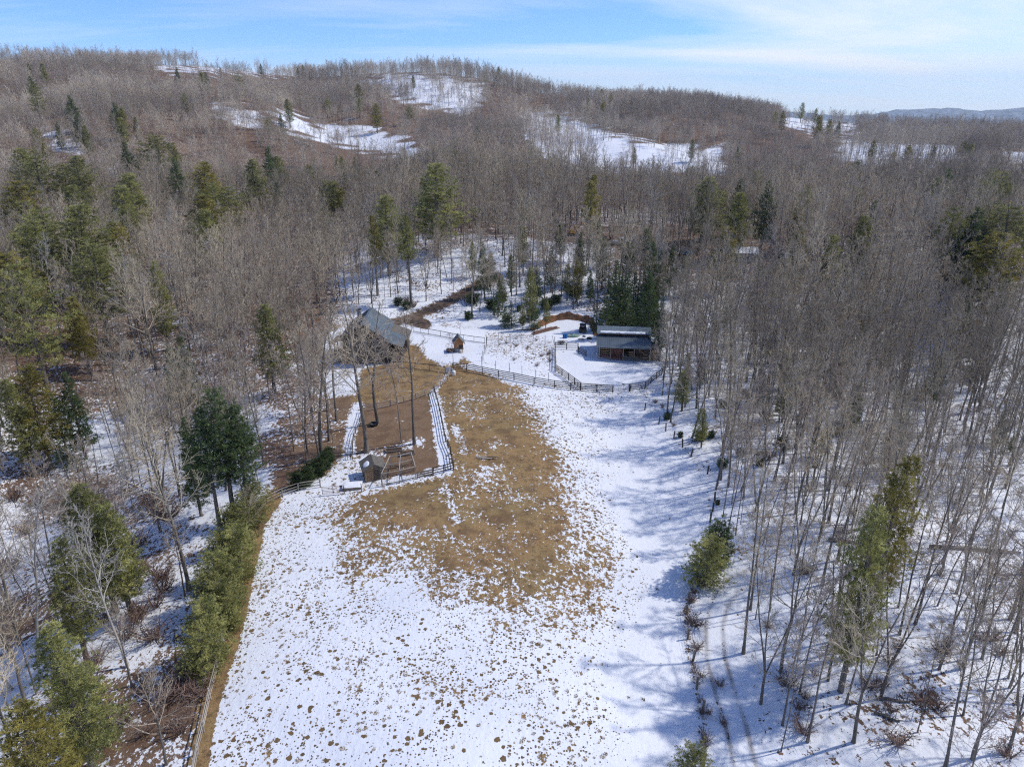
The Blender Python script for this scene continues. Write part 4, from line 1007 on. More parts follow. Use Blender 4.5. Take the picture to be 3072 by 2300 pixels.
# ------------------------------------------------------------------ log house
a, rz, W = frame_at((1036, 1094), (1158, 1090))
house = thing('log_house', 'two-storey dark log house with grey metal gable roof and side porch', 'house', a, rz)
DP, EH, AP = 9.6, 5.5, 8.0
core = MB().prism([(0.1, -.4), (W - .1, -.4), (W - .1, EH), (W / 2, AP - .25), (.1, EH)], 'y', .1, DP - .1)
wall = obj('wall', core.mesh('wall', 'chink'), house)
fnd = bx('foundation', house, -.05, W + .05, -.05, DP + .05, -.8, .25, 'stone')
nl = 15; pitch = (EH - .25) / nl
for i in range(nl):
    z0 = .25 + (i + .5) * pitch; off = .12 if i % 2 else 0
    for (p, q) in (((-.35 - off, 0, z0), (W + .35 + off, 0, z0)), ((-.35 - off, DP, z0), (W + .35 + off, DP, z0)), ((0, -.35 + off, z0 + pitch * .5), (0, DP + .35, z0 + pitch * .5)), ((W, -.35 + off, z0 + pitch * .5), (W, DP + .35, z0 + pitch * .5))):
        beam('log', p, q, .26, pitch * .66, 'log', wall, 'logcyl')
gb = MB().prism([(0.0, EH), (W, EH), (W / 2, AP - .18)], 'y', -.08, .1); obj('gable', gb.mesh('gable', 'siding'), house)
for i in range(1, 12):
    xx = W * i / 12; hh_ = (AP - .25 - EH) * (1 - abs(xx - W / 2) / (W / 2))
    if hh_ > .3: bx('batten', house, xx - .03, xx + .03, -.12, -.08, EH, EH + hh_, 'wood')
ov = .55; sl = (AP - EH) / (W / 2)
for s in (-1, 1):
    xe = -ov if s < 0 else W + ov; ze = EH - ov * sl
    P = ((xe, -.9, ze), (xe, DP + .6, ze), (W / 2, DP + .6, AP), (W / 2, -.9, AP))
    if s < 0: P = (P[1], P[0], P[3], P[2])
    sh = slab('roof', house, *P, .10, 'roof_light' if s > 0 else 'roof')  # slope facing the sun painted paler, the other one darker
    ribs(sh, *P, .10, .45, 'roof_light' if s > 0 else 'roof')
    for yy in (-.9,):
        bb = beam('bargeboard', (xe, yy - .03, ze - .06), (W / 2, yy - .03, AP - .06), .05, .22, 'log', house)
bx('ridge_cap', house, W / 2 - .18, W / 2 + .18, -.92, DP + .62, AP + .09, AP + .14, 'roof')
for (x0, x1, z0, z1) in ((1.0, 2.0, 3.4, 4.8), (3.2, 4.4, 3.4, 4.8), (5.6, 6.6, 3.4, 4.8), (1.2, 2.3, .9, 2.3), (5.3, 6.5, .9, 2.3), (3.5, 4.2, 6.1, 7.0)): window(house, x0, min(x1, W - .4), z0, z1, -.14)
dr = bx('door', house, 3.3, 4.25, -.20, -.13, .25, 2.35, 'wood'); bx('handle', dr, 4.08, 4.13, -.26, -.20, 1.2, 1.32, 'black')
window(house, 6.3, 7.5, 3.4, 4.7, W + .14, axis='x'); window(house, 2.0, 3.0, 3.4, 4.7, W + .14, axis='x')
# porch wing on the right
pr = bx('porch', house, W, W + 2.9, .5, 6.4, -.5, .35, 'wood')
P = ((W + 3.3, .1, 3.25), (W + 3.3, 6.6, 3.25), (W - .1, 6.6, 4.45), (W - .1, .1, 4.45)); ps = slab('porch_roof', house, *P, .10, 'roof_light'); ribs(ps, *P, .10, .45, 'roof_light')
for yy in (.7, 3.4, 6.1): obj('porch_post', unit('post', 'log'), house, (W + 2.75, yy, .35), None, (.18, .18, 2.95))
for zz in (.85, 1.25): beam('porch_rail', (W + 2.75, .7, zz), (W + 2.75, 6.1, zz), .06, .09, 'log', house)
beam('porch_rail', (W, .6, 1.25), (W + 2.75, .6, 1.25), .06, .09, 'log', house); beam('porch_rail', (W, .6, .8), (W + 2.75, .6, .8), .06, .09, 'log', house)
bx('back_wing', house, W + .1, W + 3.2, 6.7, 11.2, -.5, 3.0, 'siding')
P = ((W + 3.7, 6.62, 2.9), (W + 3.7, 11.6, 2.9), (W - .1, 11.6, 4.5), (W - .1, 6.62, 4.5)); slab('back_wing_roof', house, *P, .10, 'roof_brown')
# left deck and its low roof
bx('deck', house, -2.8, -.05, 1.2, 7.2, .75, .95, 'wood_grey')
for yy in (1.35, 4.2, 7.05):
    obj('deck_post', unit('post', 'log'), house, (-2.7, yy, -.9), None, (.16, .16, 3.9))
for zz in (1.35, 1.85): beam('deck_rail', (-2.7, 1.35, zz), (-2.7, 7.05, zz), .06, .09, 'wood', house); beam('deck_rail', (-2.7, 1.3, zz), (0, 1.3, zz), .06, .09, 'wood', house)
P = ((-3.1, 8.0, 2.95), (-3.1, 3.4, 2.95), (0.1, 3.4, 4.0), (.1, 8.0, 4.0)); slab('deck_roof', house, *P, .09, 'roof_brown')
ch = bx('chimney', house, 1.6, 2.3, 6.8, 7.5, 6.0, 8.6, 'stone'); bx('chimney_cap', ch, 1.52, 2.38, 6.72, 7.58, 8.6, 8.72, 'black')
# things round the house
t_ = obj('snow_covered_bench', MB().box(-.9, .9, -.3, .3, .38, .46).box(-.8, -.7, -.25, .25, 0, .38).box(.7, .8, -.25, .25, 0, .38).mesh('bench', 'wood_grey'), None, at(1010, 1090), (0, 0, .2)); tag(t_, 'grey wooden bench on the snow left of the log house', 'bench')

# ------------------------------------------------------------------ barn
a, rz, W = frame_at((1795, 1077), (1950, 1087))
barn = thing('barn', 'low timber barn with stepped grey metal roof and open stalls', 'barn', a, rz)
FH, D1, D2, D3 = 2.55, 3.5, 2.2, 2.8
# stalls
for (x0, x1, m_, nm) in ((2.3, 4.55, 'wood_red', 'stall_wall'), (6.7, W - .25, 'siding', 'stall_wall')): bx(nm, barn, x0, x1, .9, 1.0, 0.0, FH, m_)
bx('back_wall', barn, 0, W, D1 + .6, D1 + .75, -.2, 3.9, 'siding'); bx('side_wall', barn, W - .12, W, 1.0, D1 + .6, -.2, 2.9, 'wood_tan'); bx('side_wall', barn, 0, .12, 1.2, D1 + .6, -.2, 2.9, 'siding')
bx('rear_block', barn, .1, W - .1, D1 + .8, D1 + D2 + D3, -.2, 3.6, 'wood_red')
bx('clerestory', barn, .15, W - .15, D1 + .45, D1 + .58, 3.35, 4.15, 'wood_red')
for i, xx in enumerate((.1, 2.25, 4.6, 6.65, W - .1)): obj('stall_post', unit('post', 'wood_grey' if i in (0, 4) else 'wood'), barn, (xx, .05, -.3), None, (.17, .17, FH + .28))
for xx in (2.25, 4.6, 6.65): bx('partition', barn, xx - .05, xx + .05, .2, D1 + .5, -.1, 1.6, 'siding')
def boards(parent, x0, x1, y, zs, m, h=.16):
    for zz in zs: bx('board', parent, x0, x1, y - .02, y + .02, zz, zz + h, m)
boards(barn, .2, 2.15, .06, (.35, .75), 'gate_red', .12); boards(barn, .3, 2.1, .5, (1.0, 1.4, 1.8, 2.15), 'wood_tan'); boards(barn, 2.4, 4.5, .06, (.15, .42), 'wood_red')
boards(barn, 4.75, 6.5, .06, (.2, .55), 'wood'); boards(barn, 5.6, 6.6, .3, (.5, .85, 1.2, 1.5), 'wood_tan'); boards(barn, 6.8, W - .3, .06, (.12, .48), 'wood')
P = ((-.45, -.55, FH - .1), (W + .1, -.55, FH - .1), (W + .1, D1 + .45, FH + 1.05), (-.45, D1 + .45, FH + 1.05)); s1 = slab('lower_roof', barn, *P, .07, 'roof'); ribs(s1, *P, .07, .4, 'roof', .04, .03)
P = ((-.35, D1 - .25, FH + 1.5), (W + .25, D1 - .25, FH + 1.5), (W + .25, D1 + D2, FH + 2.25), (-.35, D1 + D2, FH + 2.25)); s2 = slab('upper_roof', barn, *P, .07, 'roof_light'); ribs(s2, *P, .07, .3, 'roof_light', .04, .03)
Q = ((W + .25, D1 + D2 + D3 + .3, FH + 1.1), (-.35, D1 + D2 + D3 + .3, FH + 1.1), (-.35, D1 + D2, FH + 2.25), (W + .25, D1 + D2, FH + 2.25)); slab('rear_roof', barn, *Q, .07, 'roof_light')
up = Vector((0, -.31, .95)).normalized()
sm = MB(); n_ = 40
def onroof(t_, s_): return Vector(P[0]).lerp(Vector(P[1]), t_).lerp(Vector(P[3]).lerp(Vector(P[2]), t_), s_) + Vector((0, -.0218, .068)) 
for i in range(n_ + 1):
    t_ = .055 + .83 * i / n_; wv = .03 * math.sin(i * .9) + .02 * math.sin(i * 2.3); e_ = min(1, min(i, n_ - i) / 4)
    for s_, hh_ in ((.12 + wv, 0), (.15 + wv, .07 * e_ + .005), (.30 + wv * .4, .06 * e_ + .005), (.32 + wv * .4, 0)):
        sm.v.append(tuple(onroof(t_, s_) + Vector((0, 0, hh_))))
for i in range(n_):
    for j in range(3): k_ = i * 4 + j; sm.f.append((k_, k_ + 4, k_ + 5, k_ + 1))
sn = obj('snow_strip', sm.mesh('snow_strip', 'snowpatch', True), s2); sn['label'] = 'long strip of melting snow on the upper roof'
lt = bx('lean_to', barn, W + .02, W + 2.0, 1.0, 3.6, -.3, 1.75, 'wood_tan'); boards(lt, W + .05, W + 1.98, .96, (-.1, .2, .5, .8, 1.1, 1.4), 'wood_tan', .25)
P2 = ((W + 2.25, .6, 1.75), (W + 2.25, 4.0, 1.75), (W + .05, 4.0, 2.65), (W + .05, .6, 2.65)); slab('lean_to_roof', barn, *P2, .07, 'roof')

# ------------------------------------------------------------------ garden shed in front with its snow patch
a, rz, W = frame_at((1096, 1447), (1151, 1436))
shed = thing('shed', 'small brown board shed with grey roof and a snow patch', 'shed', a, rz)
W = max(W, 2.5); dp, eh, ap = 2.5, 1.75, 2.45
obj('wall', MB().prism([(0, -.2), (W, -.2), (W, eh), (W / 2, ap), (0, eh)], 'y', 0, dp).mesh('shed_wall', 'wood'), shed)
for i in range(9):
    xx = .15 + i * (W - .3) / 8; hh_ = eh + (ap - eh) * (1 - abs(xx - W / 2) / (W / 2)) - .05
    if not W * .40 < xx < W * .78: bx('board', shed, xx - .11, xx + .11, -.03, -.003, .05, hh_, 'wood_tan' if i < 4 else 'wood')
dr = bx('door', shed, W * .42, W * .76, -.05, -.01, .08, 1.75, 'wood')
for i in range(8): bx('slat', dr, W * .44, W * .74, -.075, -.05, .18 + i * .19, .30 + i * .19, 'siding')
bx('handle', dr, W * .70, W * .72, -.11, -.075, .85, 1.0, 'black')
for s in (-1, 1):
    xe = -.3 if s < 0 else W + .3; ze = eh - .3 * (ap - eh) / (W / 2)
    P = ((xe, -.3, ze), (xe, dp + .3, ze), (W / 2, dp + .3, ap), (W / 2, -.3, ap))
    if s < 0: P = (P[1], P[0], P[3], P[2])
    rf = slab('roof', shed, *P, .06, 'roof_brown')
    if s < 0:
        A_, B_, C_, D_ = map(Vector, P); nrm = (B_ - A_).cross(D_ - A_).normalized(); sp = MB(); ring = []
        for rr_, zz in ((1.0, .065), (.9, .12), (.45, .16)):
            for i in range(14):
                an = i * 6.283 / 14; rx = .30 + rr_ * .21 * math.cos(an) * (1 + .12 * math.sin(3 * an)); ry = .45 + rr_ * .30 * math.sin(an) * (1 + .1 * math.cos(2 * an))
                sp.v.append(tuple(A_.lerp(B_, 1 - rx - .12).lerp(D_.lerp(C_, 1 - rx - .12), ry) + nrm * zz))
        for j in range(2):
            for i in range(14): sp.f.append((j * 14 + i, j * 14 + (i + 1) % 14, (j + 1) * 14 + (i + 1) % 14, (j + 1) * 14 + i))
        sp.f.append(tuple(28 + i for i in range(14)))
        q = obj('snow_patch', sp.mesh('snow_patch', 'snowpatch', True), rf); q['label'] = 'rounded white snow patch left on the roof'
# chicken run beside it
c0, c1, c2 = at(1147, 1459), at(1200, 1448), at(1248, 1436)
b0, b1, b2 = at(1172, 1404), at(1204, 1401), at(1235, 1392)
run = thing('chicken_run', 'open timber frame of a wire-sided chicken run beside the shed', 'pen', c0)
def L_(p): return Vector(p) - c0
H_ = 1.75; m0, m1, m2 = (c0 + b0) / 2, (c1 + b1) / 2, (c2 + b2) / 2
rowsP = [[c0, c1, c2], [m0, m1, m2], [b0, b1, b2]]
for R_ in rowsP:
    for p in R_: p.z = gz(p.x, p.y); post(run, L_(p) - Vector((0, 0, .1)), H_ + .1, .10, 'wood_grey', lean=.015)
    for p, q in zip(R_[:-1], R_[1:]): beam('top_rail', L_(p) + Vector((0, 0, H_)), L_(q) + Vector((0, 0, H_)), .09, .09, 'wood_grey', run); beam('middle_rail', L_(p) + Vector((0, 0, .25)), L_(q) + Vector((0, 0, .25)), .06, .09, 'wood', run)
for k_ in range(3):
    for j in range(2): p, q = rowsP[j][k_], rowsP[j + 1][k_]; beam('top_rail', L_(p) + Vector((0, 0, H_ + .06)), L_(q) + Vector((0, 0, H_ + .06)), .08, .08, 'wood_grey', run)
wire = MB()
def netting(mb, p, q, h, org, dx=.22, dz=.22, r_=.006, z0=.05):
    p, q = Vector(p) - org, Vector(q) - org; n = max(2, int((q - p).length / dx))
    for i in range(n + 1): s_ = p.lerp(q, i / n); mb.tube([s_ + Vector((0, 0, z0)), s_ + Vector((0, 0, h))], [r_, r_], 3, False)
    for i in range(int((h - z0) / dz) + 1): mb.tube([p + Vector((0, 0, z0 + i * dz)), q + Vector((0, 0, z0 + i * dz))], [r_, r_], 3, False)
for p, q in ((c0, c1), (c1, c2), (c2, m2), (m2, b2), (b0, b1), (b1, b2), (m1, m2), (m0, m1)): netting(wire, p, q, H_, c0)
M['wire'] = mat('rusty_wire', (0.16, 0.12, 0.10), 0.6, .2, 3, metal=.3)
o = obj('wire_netting', wire.mesh('wire', 'wire'), run); o['kind'] = 'stuff'
# low snow-topped cold frame
p = at(1058, 1462); cf = thing('cold_frame', 'low flat frame topped with smooth snow left of the shed', 'cold frame', p, .12)
bx('box', cf, -1.15, 1.15, -.75, .75, 0, .42, 'wood'); sn = MB(); NN = 9
for j in range(NN):
    for i in range(NN): ex = min(i, j, NN - 1 - i, NN - 1 - j); sn.v.append((-1.2 + 2.4 * i / (NN - 1), -.8 + 1.6 * j / (NN - 1), .43 + (.11 if ex > 0 else 0) + .015 * math.sin(i * 1.3 + j)))
for j in range(NN - 1):
    for i in range(NN - 1): k_ = j * NN + i; sn.f.append((k_, k_ + 1, k_ + NN + 1, k_ + NN))
obj('snow_top', sn.mesh('snow_top', 'snowpatch', True), cf)

# ------------------------------------------------------------------ orange playhouse
a, rz, W = frame_at((1364, 1057), (1389, 1056))
ph = thing('playhouse', 'little orange wooden playhouse with steep grey roof on a stand', 'playhouse', a, rz + .15); W = 1.7
for (xx, yy) in ((.1, .1), (W - .1, .1), (.1, 1.7), (W - .1, 1.7)): obj('leg', unit('post', 'wood'), ph, (xx, yy, -.2), None, (.12, .12, .95))
bx('platform', ph, -.05, W + .05, -.3, 1.85, .70, .80, 'wood')
obj('wall', MB().prism([(0, .8), (W, .8), (W, 2.15), (W / 2, 3.2), (0, 2.15)], 'y', 0, 1.8).mesh('playhouse_wall', 'wood_orange'), ph)
for i in range(6):
    xx = .15 + i * (W - .3) / 5; hh_ = 2.15 + 1.05 * (1 - abs(xx - W / 2) / (W / 2)) - .1; bx('board', ph, xx - .12, xx + .12, -.025, -.003, .85 if xx < .9 else 1.5, hh_, 'wood_orange')
dw = bx('doorway', ph, W * .52, W * .95, -.04, -.03, .85, 1.45, 'black')
for s in (-1, 1):
    xe = -.3 if s < 0 else W + .3; ze = 2.15 - .3 * 1.05 / (W / 2)
    P = ((xe, -.35, ze), (xe, 2.1, ze), (W / 2, 2.1, 3.2), (W / 2, -.35, 3.2))
    if s < 0: P = (P[1], P[0], P[3], P[2])
    slab('roof', ph, *P, .06, 'roof' if s < 0 else 'roof_light'); beam('bargeboard', (xe, -.38, ze), (W / 2, -.38, 3.2), .04, .14, 'wood_tan', ph)  # sunlight put into the colour: right slope takes the paler metal
st = MB()
for i in range(4): st.box(W * .55, W * .95, -.4 - .22 * i, -.2 - .22 * i, .6 - .17 * i, .65 - .17 * i)
obj('steps', st.mesh('steps', 'wood_grey'), ph)
wp = thing('firewood_stack', 'brown stacked firewood beside the orange playhouse', 'firewood', at(1340, 1056), .05)
for j in range(4):
    for i in range(8): beam('firewood', (i * .2 + .1 * (j % 2), -.25, .12 + j * .18), (i * .2 + .1 * (j % 2), .35, .12 + j * .18), .19, .17, 'wood_red' if (i + j) % 3 else 'wood', wp, 'logcyl')

# ------------------------------------------------------------------ fences
def rail_fence(name, label, pxs, rails, h, m, step=2.45, pw=.13, rw=.05, rh=.12, kind='box', group=None, lean=.02, postm=None, jit=.0, top=None, cat='fence'):
    pts = resample([at(*p) for p in pxs], step); o = thing(name, label, cat, pts[0], 0, group); org = pts[0]
    for p in pts: post(o, p - org - Vector((0, 0, .15)), h + .15 + random.uniform(-.03, .05), pw, postm or m, lean=lean)
    for p, q in zip(pts[:-1], pts[1:]):
        for k_ in range(rails):
            z0 = h * (k_ + 1) / rails - .06; d_ = (q - p).normalized() * .06
            beam('rail', p - org - d_ + Vector((0, 0, z0 + random.uniform(-jit, jit))), q - org + d_ + Vector((0, 0, z0 + random.uniform(-jit, jit))), rw, rh, m, o, kind)
    return o
def wire_fence(name, label, pxs, h, m, step, nw=4, pw=.09, group=None, lean=.03, toprail=False, direct=False):
    pts = [at(*p) for p in pxs]
    if not direct: pts = resample(pts, step)
    o = thing(name, label, 'fence', pts[0], 0, group); org = pts[0]; mb = MB()
    for p in pts: post(o, p - org - Vector((0, 0, .15)), h + .15 + random.uniform(-.05, .1), pw, m, lean=lean, kind='post')
    for p, q in zip(pts[:-1], pts[1:]):
        for k_ in range(nw): zz = Vector((0, 0, h * (k_ + .6) / nw)); mb.tube([p - org + zz, (p + q) / 2 - org + zz - Vector((0, 0, .02)), q - org + zz], [.007] * 3, 3, False)
        if toprail: beam('top_rail', p - org + Vector((0, 0, h)), q - org + Vector((0, 0, h)), .06, .09, m, o); beam('bottom_rail', p - org + Vector((0, 0, .12)), q - org + Vector((0, 0, .12)), .05, .08, m, o)
    w_ = obj('wires', mb.mesh('wires', 'wire'), o); w_['kind'] = 'stuff'; return o
def gate(name, label, pa, pb, h, m, bars=6, group=None, uprights=3):
    a, b = at(*pa), at(*pb); o = thing(name, label, 'gate', a, 0, group); q = b - a
    for k_ in range(bars): zz = Vector((0, 0, .2 + (h - .2) * k_ / (bars - 1))); beam('bar', zz, q + zz, .045, .045, m, o, 'logcyl')
    for k_ in range(uprights): s_ = q * (k_ / (uprights - 1)); beam('upright', s_ + Vector((0, 0, .18)), s_ + Vector((0, 0, h + .02)), .05, .05, m, o)
    return o
d2 = lambda L: [(x * D, y * D) for x, y in L]
rail_fence('rail_fence', 'weathered three-rail fence along the left side of the pasture', d2([(418, 1690), (428, 1630), (440, 1580), (455, 1510), (470, 1450), (487, 1370), (503, 1300), (520, 1230), (535, 1160), (548, 1120), (570, 1092)]), 3, 1.15, 'wood_grey', 2.6, .13, .08, .10, 'round', jit=.05)
rail_fence('rail_fence', 'grey split-rail fence between the young pines and the red gate', d2([(572, 1091), (610, 1072), (645, 1060), (692, 1052)]), 3, 1.15, 'wood_grey', 2.5, .14, .08, .10, 'round', jit=.04)
gate('farm_gate', 'red tubular gate at the foot of the snowy lane', (968, 1486), (1033, 1481), 1.2, 'gate_red', 6)
wire_fence('wire_fence', 'low wire fence with dark posts in front of the shed', [(1033, 1481), (1085, 1474), (1146, 1459)], 1.1, 'wood_dark', 2.2)
rail_fence('panel_fence', 'low brown board panel between the run and the snow strip', [(1252, 1436), (1298, 1426)], 3, .9, 'wood', 2.2, .1, .04, .2)
rail_fence('rail_fence', 'short dark rail fence closing the foot of the snow strip', [(1300, 1425), (1332, 1417), (1360, 1409)], 3, 1.1, 'wood_dark', 2.2)
rail_fence('rail_fence', 'dark rail fence between the snow strip and the tan pasture', [(1360, 1408), (1352, 1363), (1336, 1325), (1325, 1268), (1314, 1216), (1303, 1178)], 3, 1.2, 'wood_dark', 2.4, .12, .05, .11)
rail_fence('rail_fence', 'pale split-rail fence curving through the yard', [(1351, 1118), (1343, 1143), (1302, 1176), (1248, 1198), (1172, 1219), (1131, 1228), (1090, 1236)], 3, 1.15, 'wood_grey', 2.5, .13, .07, .10, 'round', jit=.05)
rail_fence('rail_fence', 'brown rail fence beside the snowy lane above the shed', [(1090, 1238), (1081, 1273), (1067, 1300), (1058, 1341), (1057, 1378)], 3, 1.15, 'wood', 2.5, .13, .06, .10, 'round', jit=.04)
wire_fence('wire_fence', 'black-railed wire fence across the house lawn', [(1196, 1104), (1335, 1120)], 1.25, 'black', 2.9, 3, .07, toprail=True)
wp = thing('white_panel', 'white sheet panel standing at the lawn fence corner', 'panel', at(1336, 1119), .1); bx('sheet', wp, 0, 1.1, -.03, .03, .1, 1.1, 'white'); post(wp, (0, 0, -.1), 1.3, .08, 'wood_dark'); post(wp, (1.1, 0, -.1), 1.3, .08, 'wood_dark')
tk = obj('water_tank', MB().lathe([(.30, 0), (.36, .08), (.37, .75), (.30, .9), (.12, .95)], 14).mesh('water_tank', 'white', True), None, at(1361, 1126)); tag(tk, 'white plastic barrel on the grass beside the fence corner', 'barrel')
rail_fence('board_fence', 'dark four-board fence along the top of the pasture', [(1359, 1109), (1400, 1112), (1447, 1121), (1495, 1131), (1542, 1140), (1602, 1153), (1663, 1163), (1712, 1169), (1742, 1171)], 4, 1.35, 'wood_dark', 2.6, .13, .04, .13)
rail_fence('board_fence', 'dark board fence along the near side of the corral', [(1742, 1171), (1838, 1177)], 4, 1.35, 'wood_dark', 2.5, .13, .04, .13)
gate('farm_gate', 'grey tubular gate in the near side of the corral', (1841, 1177), (1885, 1174), 1.3, 'steel', 6, uprights=4)
rail_fence('board_fence', 'dark board fence bending round the right end of the corral', [(1887, 1174), (1935, 1167), (1985, 1125), (2003, 1102), (1979, 1085), (1955, 1080)], 4, 1.35, 'wood_dark', 2.4, .13, .04, .13)
rail_fence('board_fence', 'dark board fence between the garden and the corral', [(1742, 1169), (1705, 1141), (1667, 1114)], 4, 1.35, 'wood_dark', 2.4, .13, .04, .13)
rail_fence('rail_fence', 'brown rail fence running back along the garden side of the corral', [(1667, 1114), (1666, 1078), (1666, 1046)], 4, 1.35, 'wood', 2.4, .14, .06, .12)
rail_fence('rail_fence', 'dark rail fence at the back of the corral', [(1666, 1046), (1734, 1048)], 3, 1.3, 'wood_dark', 2.3, .14, .06, .11)
rail_fence('wooden_gate', 'dark wooden gate at the back corner of the corral', [(1735, 1058), (1758, 1069)], 4, 1.25, 'wood_dark', 2.6, .14, .05, .13, cat='gate')
gate('farm_gate', 'grey tubular gate beside the left end of the barn', (1761, 1072), (1790, 1076), 1.2, 'steel', 6)
wire_fence('garden_fence', 'tall thin-posted wire fence at the back of the garden', [(1460, 1038), (1495, 1026), (1530, 1028), (1564, 1030), (1599, 1033), (1635, 1034), (1663, 1036)], 1.9, 'wood_dark', 3, 4, .07, direct=True)
gate('garden_gate', 'tall grey wire gate in the back garden fence', (1532, 1027), (1562, 1029), 1.7, 'steel', 7, uprights=4)
wire_fence('garden_fence', 'tall dark-posted wire fence at the left side of the garden', [(1460, 1038), (1455, 1060), (1449, 1082), (1446, 1098)], 1.9, 'wood_dark', 3, 4, .09, direct=True)
wire_fence('garden_fence', 'thin-posted wire fence inside the board fence of the garden', [(1446, 1098), (1487, 1108), (1528, 1117), (1566, 1125), (1607, 1137), (1645, 1144)], 1.7, 'wood_dark', 3, 4, .07, direct=True)
wire_fence('wire_fence', 'black-railed fence between the garden and the drive', [(1240, 995), (1286, 1003), (1359, 1017), (1454, 1030)], 1.2, 'black', 2.6, 3, .07, toprail=True)
wire_fence('wire_fence', 'rough-posted wire fence between the pasture and the right wood', [(1889, 1174), (1934, 1230), (1976, 1272), (1997, 1294), (2021, 1315), (2048, 1341), (2072, 1370), (2122, 1422), (2153, 1457), (2144, 1502), (2137, 1535), (2130, 1567), (2118, 1640), (2100, 1700), (2090, 1735)], 1.25, 'wood_dark', 3, 4, .15, direct=True, lean=.1)
wire_fence('wire_fence', 'vine-grown wire fence along the left of the snowy track', [(2090, 1737), (2068, 1800), (2060, 1843), (2063, 1916), (2078, 1982), (2090, 2067), (2106, 2133), (2112, 2230), (2109, 2300)], 1.2, 'wood', 3, 4, .15, direct=True, lean=.1)
# vine tangle on the lower right fence
vb = [brush_bush(90 + i, .8, 1.3, 16, 5, .016).mesh('vine_%d' % i, 'brush') for i in range(2)]
vl = [at(x_, y_) for x_, y_ in [(2092, 1745), (2068, 1800), (2060, 1843), (2062, 1900), (2070, 1950), (2080, 1990), (2088, 2050), (2097, 2100), (2106, 2140), (2110, 2200), (2112, 2240)]]
for i, p in enumerate(resample(vl, 1.5)):
    o = obj('vine_bush', vb[i % 2], None, p, (0, 0, i * 1.7), (1, .7, random.uniform(.5, 1.2))); tag(o, ORDN(i + 1) + ' tangle of brown vines from the far end of the track fence', 'vine', 'vines on the track fence')

# ------------------------------------------------------------------ cut bank, timber and gear behind the barn
bank_px = [(1594, 992), (1620, 978), (1645, 967), (1672, 958), (1700, 955), (1730, 958), (1755, 963), (1776, 973), (1785, 992), (1788, 1008)]
bp = [at(*q) for q in bank_px]; cen = at(1690, 995); bm = MB(); bs_ = MB(); nb = 60
PL = resample(bp, .6); PL = PL
for i, p in enumerate(PL):
    n_ = Vector((p.x - cen.x, p.y - cen.y, 0)).normalized(); e_ = min(1, min(i, len(PL) - 1 - i) / 8); hh_ = (1.25 + .22 * math.sin(i * .7) + .15 * math.sin(i * 1.9)) * (.25 + .75 * e_)
    for (o_, z_) in ((-.7, -.1), (-.35, .28 * hh_), (0.0, .62 * hh_), (.25, .95 * hh_), (.5, hh_)): bm.v.append((p.x + n_.x * (o_ + .12 * math.sin(i * 1.3 + z_ * 5)), p.y + n_.y * (o_ + .12 * math.sin(i * 1.3 + z_ * 5)), p.z + z_))
    for (o_, z_) in ((.38, hh_ * .98), (.6, hh_ + .07), (1.8, hh_ * .8), (4.0, -.05)): bs_.v.append((p.x + n_.x * (o_ + .1 * math.sin(i * 2.1)), p.y + n_.y * (o_ + .1 * math.sin(i * 2.1)), p.z + z_))
for i in range(len(PL) - 1):
    for j in range(4): k_ = i * 5 + j; bm.f.append((k_, k_ + 1, k_ + 6, k_ + 5))
    for j in range(3): k_ = i * 4 + j; bs_.f.append((k_, k_ + 1, k_ + 5, k_ + 4))
bank = thing('dirt_bank', 'curved red-brown cut earth bank topped with snow behind the barn', 'bank', (0, 0, 0)); obj('earth_face', bm.mesh('earth_face', 'dirt', True), bank); obj('snow_cap', bs_.mesh('snow_cap', 'snowpatch', True), bank)
lp0, lp1 = at(1600, 1006), at(1682, 983); lp = thing('timber_pile', 'long stack of red-brown timbers lying before the cut bank', 'timber', lp0); dv = lp1 - lp0; nv = Vector((-dv.y, dv.x, 0)).normalized()
for i in range(9):
    s_, e_ = random.uniform(0, .12), random.uniform(.72, 1.0); k_ = i % 5; zz = .12 + .22 * (i // 5)
    beam('timber', dv * s_ + nv * (.25 * k_ + .1 * (i // 5)) + Vector((0, 0, zz)), dv * e_ + nv * (.25 * k_ + .1 * (i // 5)) + Vector((0, 0, zz)), .2, .18, 'wood_red' if i % 3 else 'wood', lp)
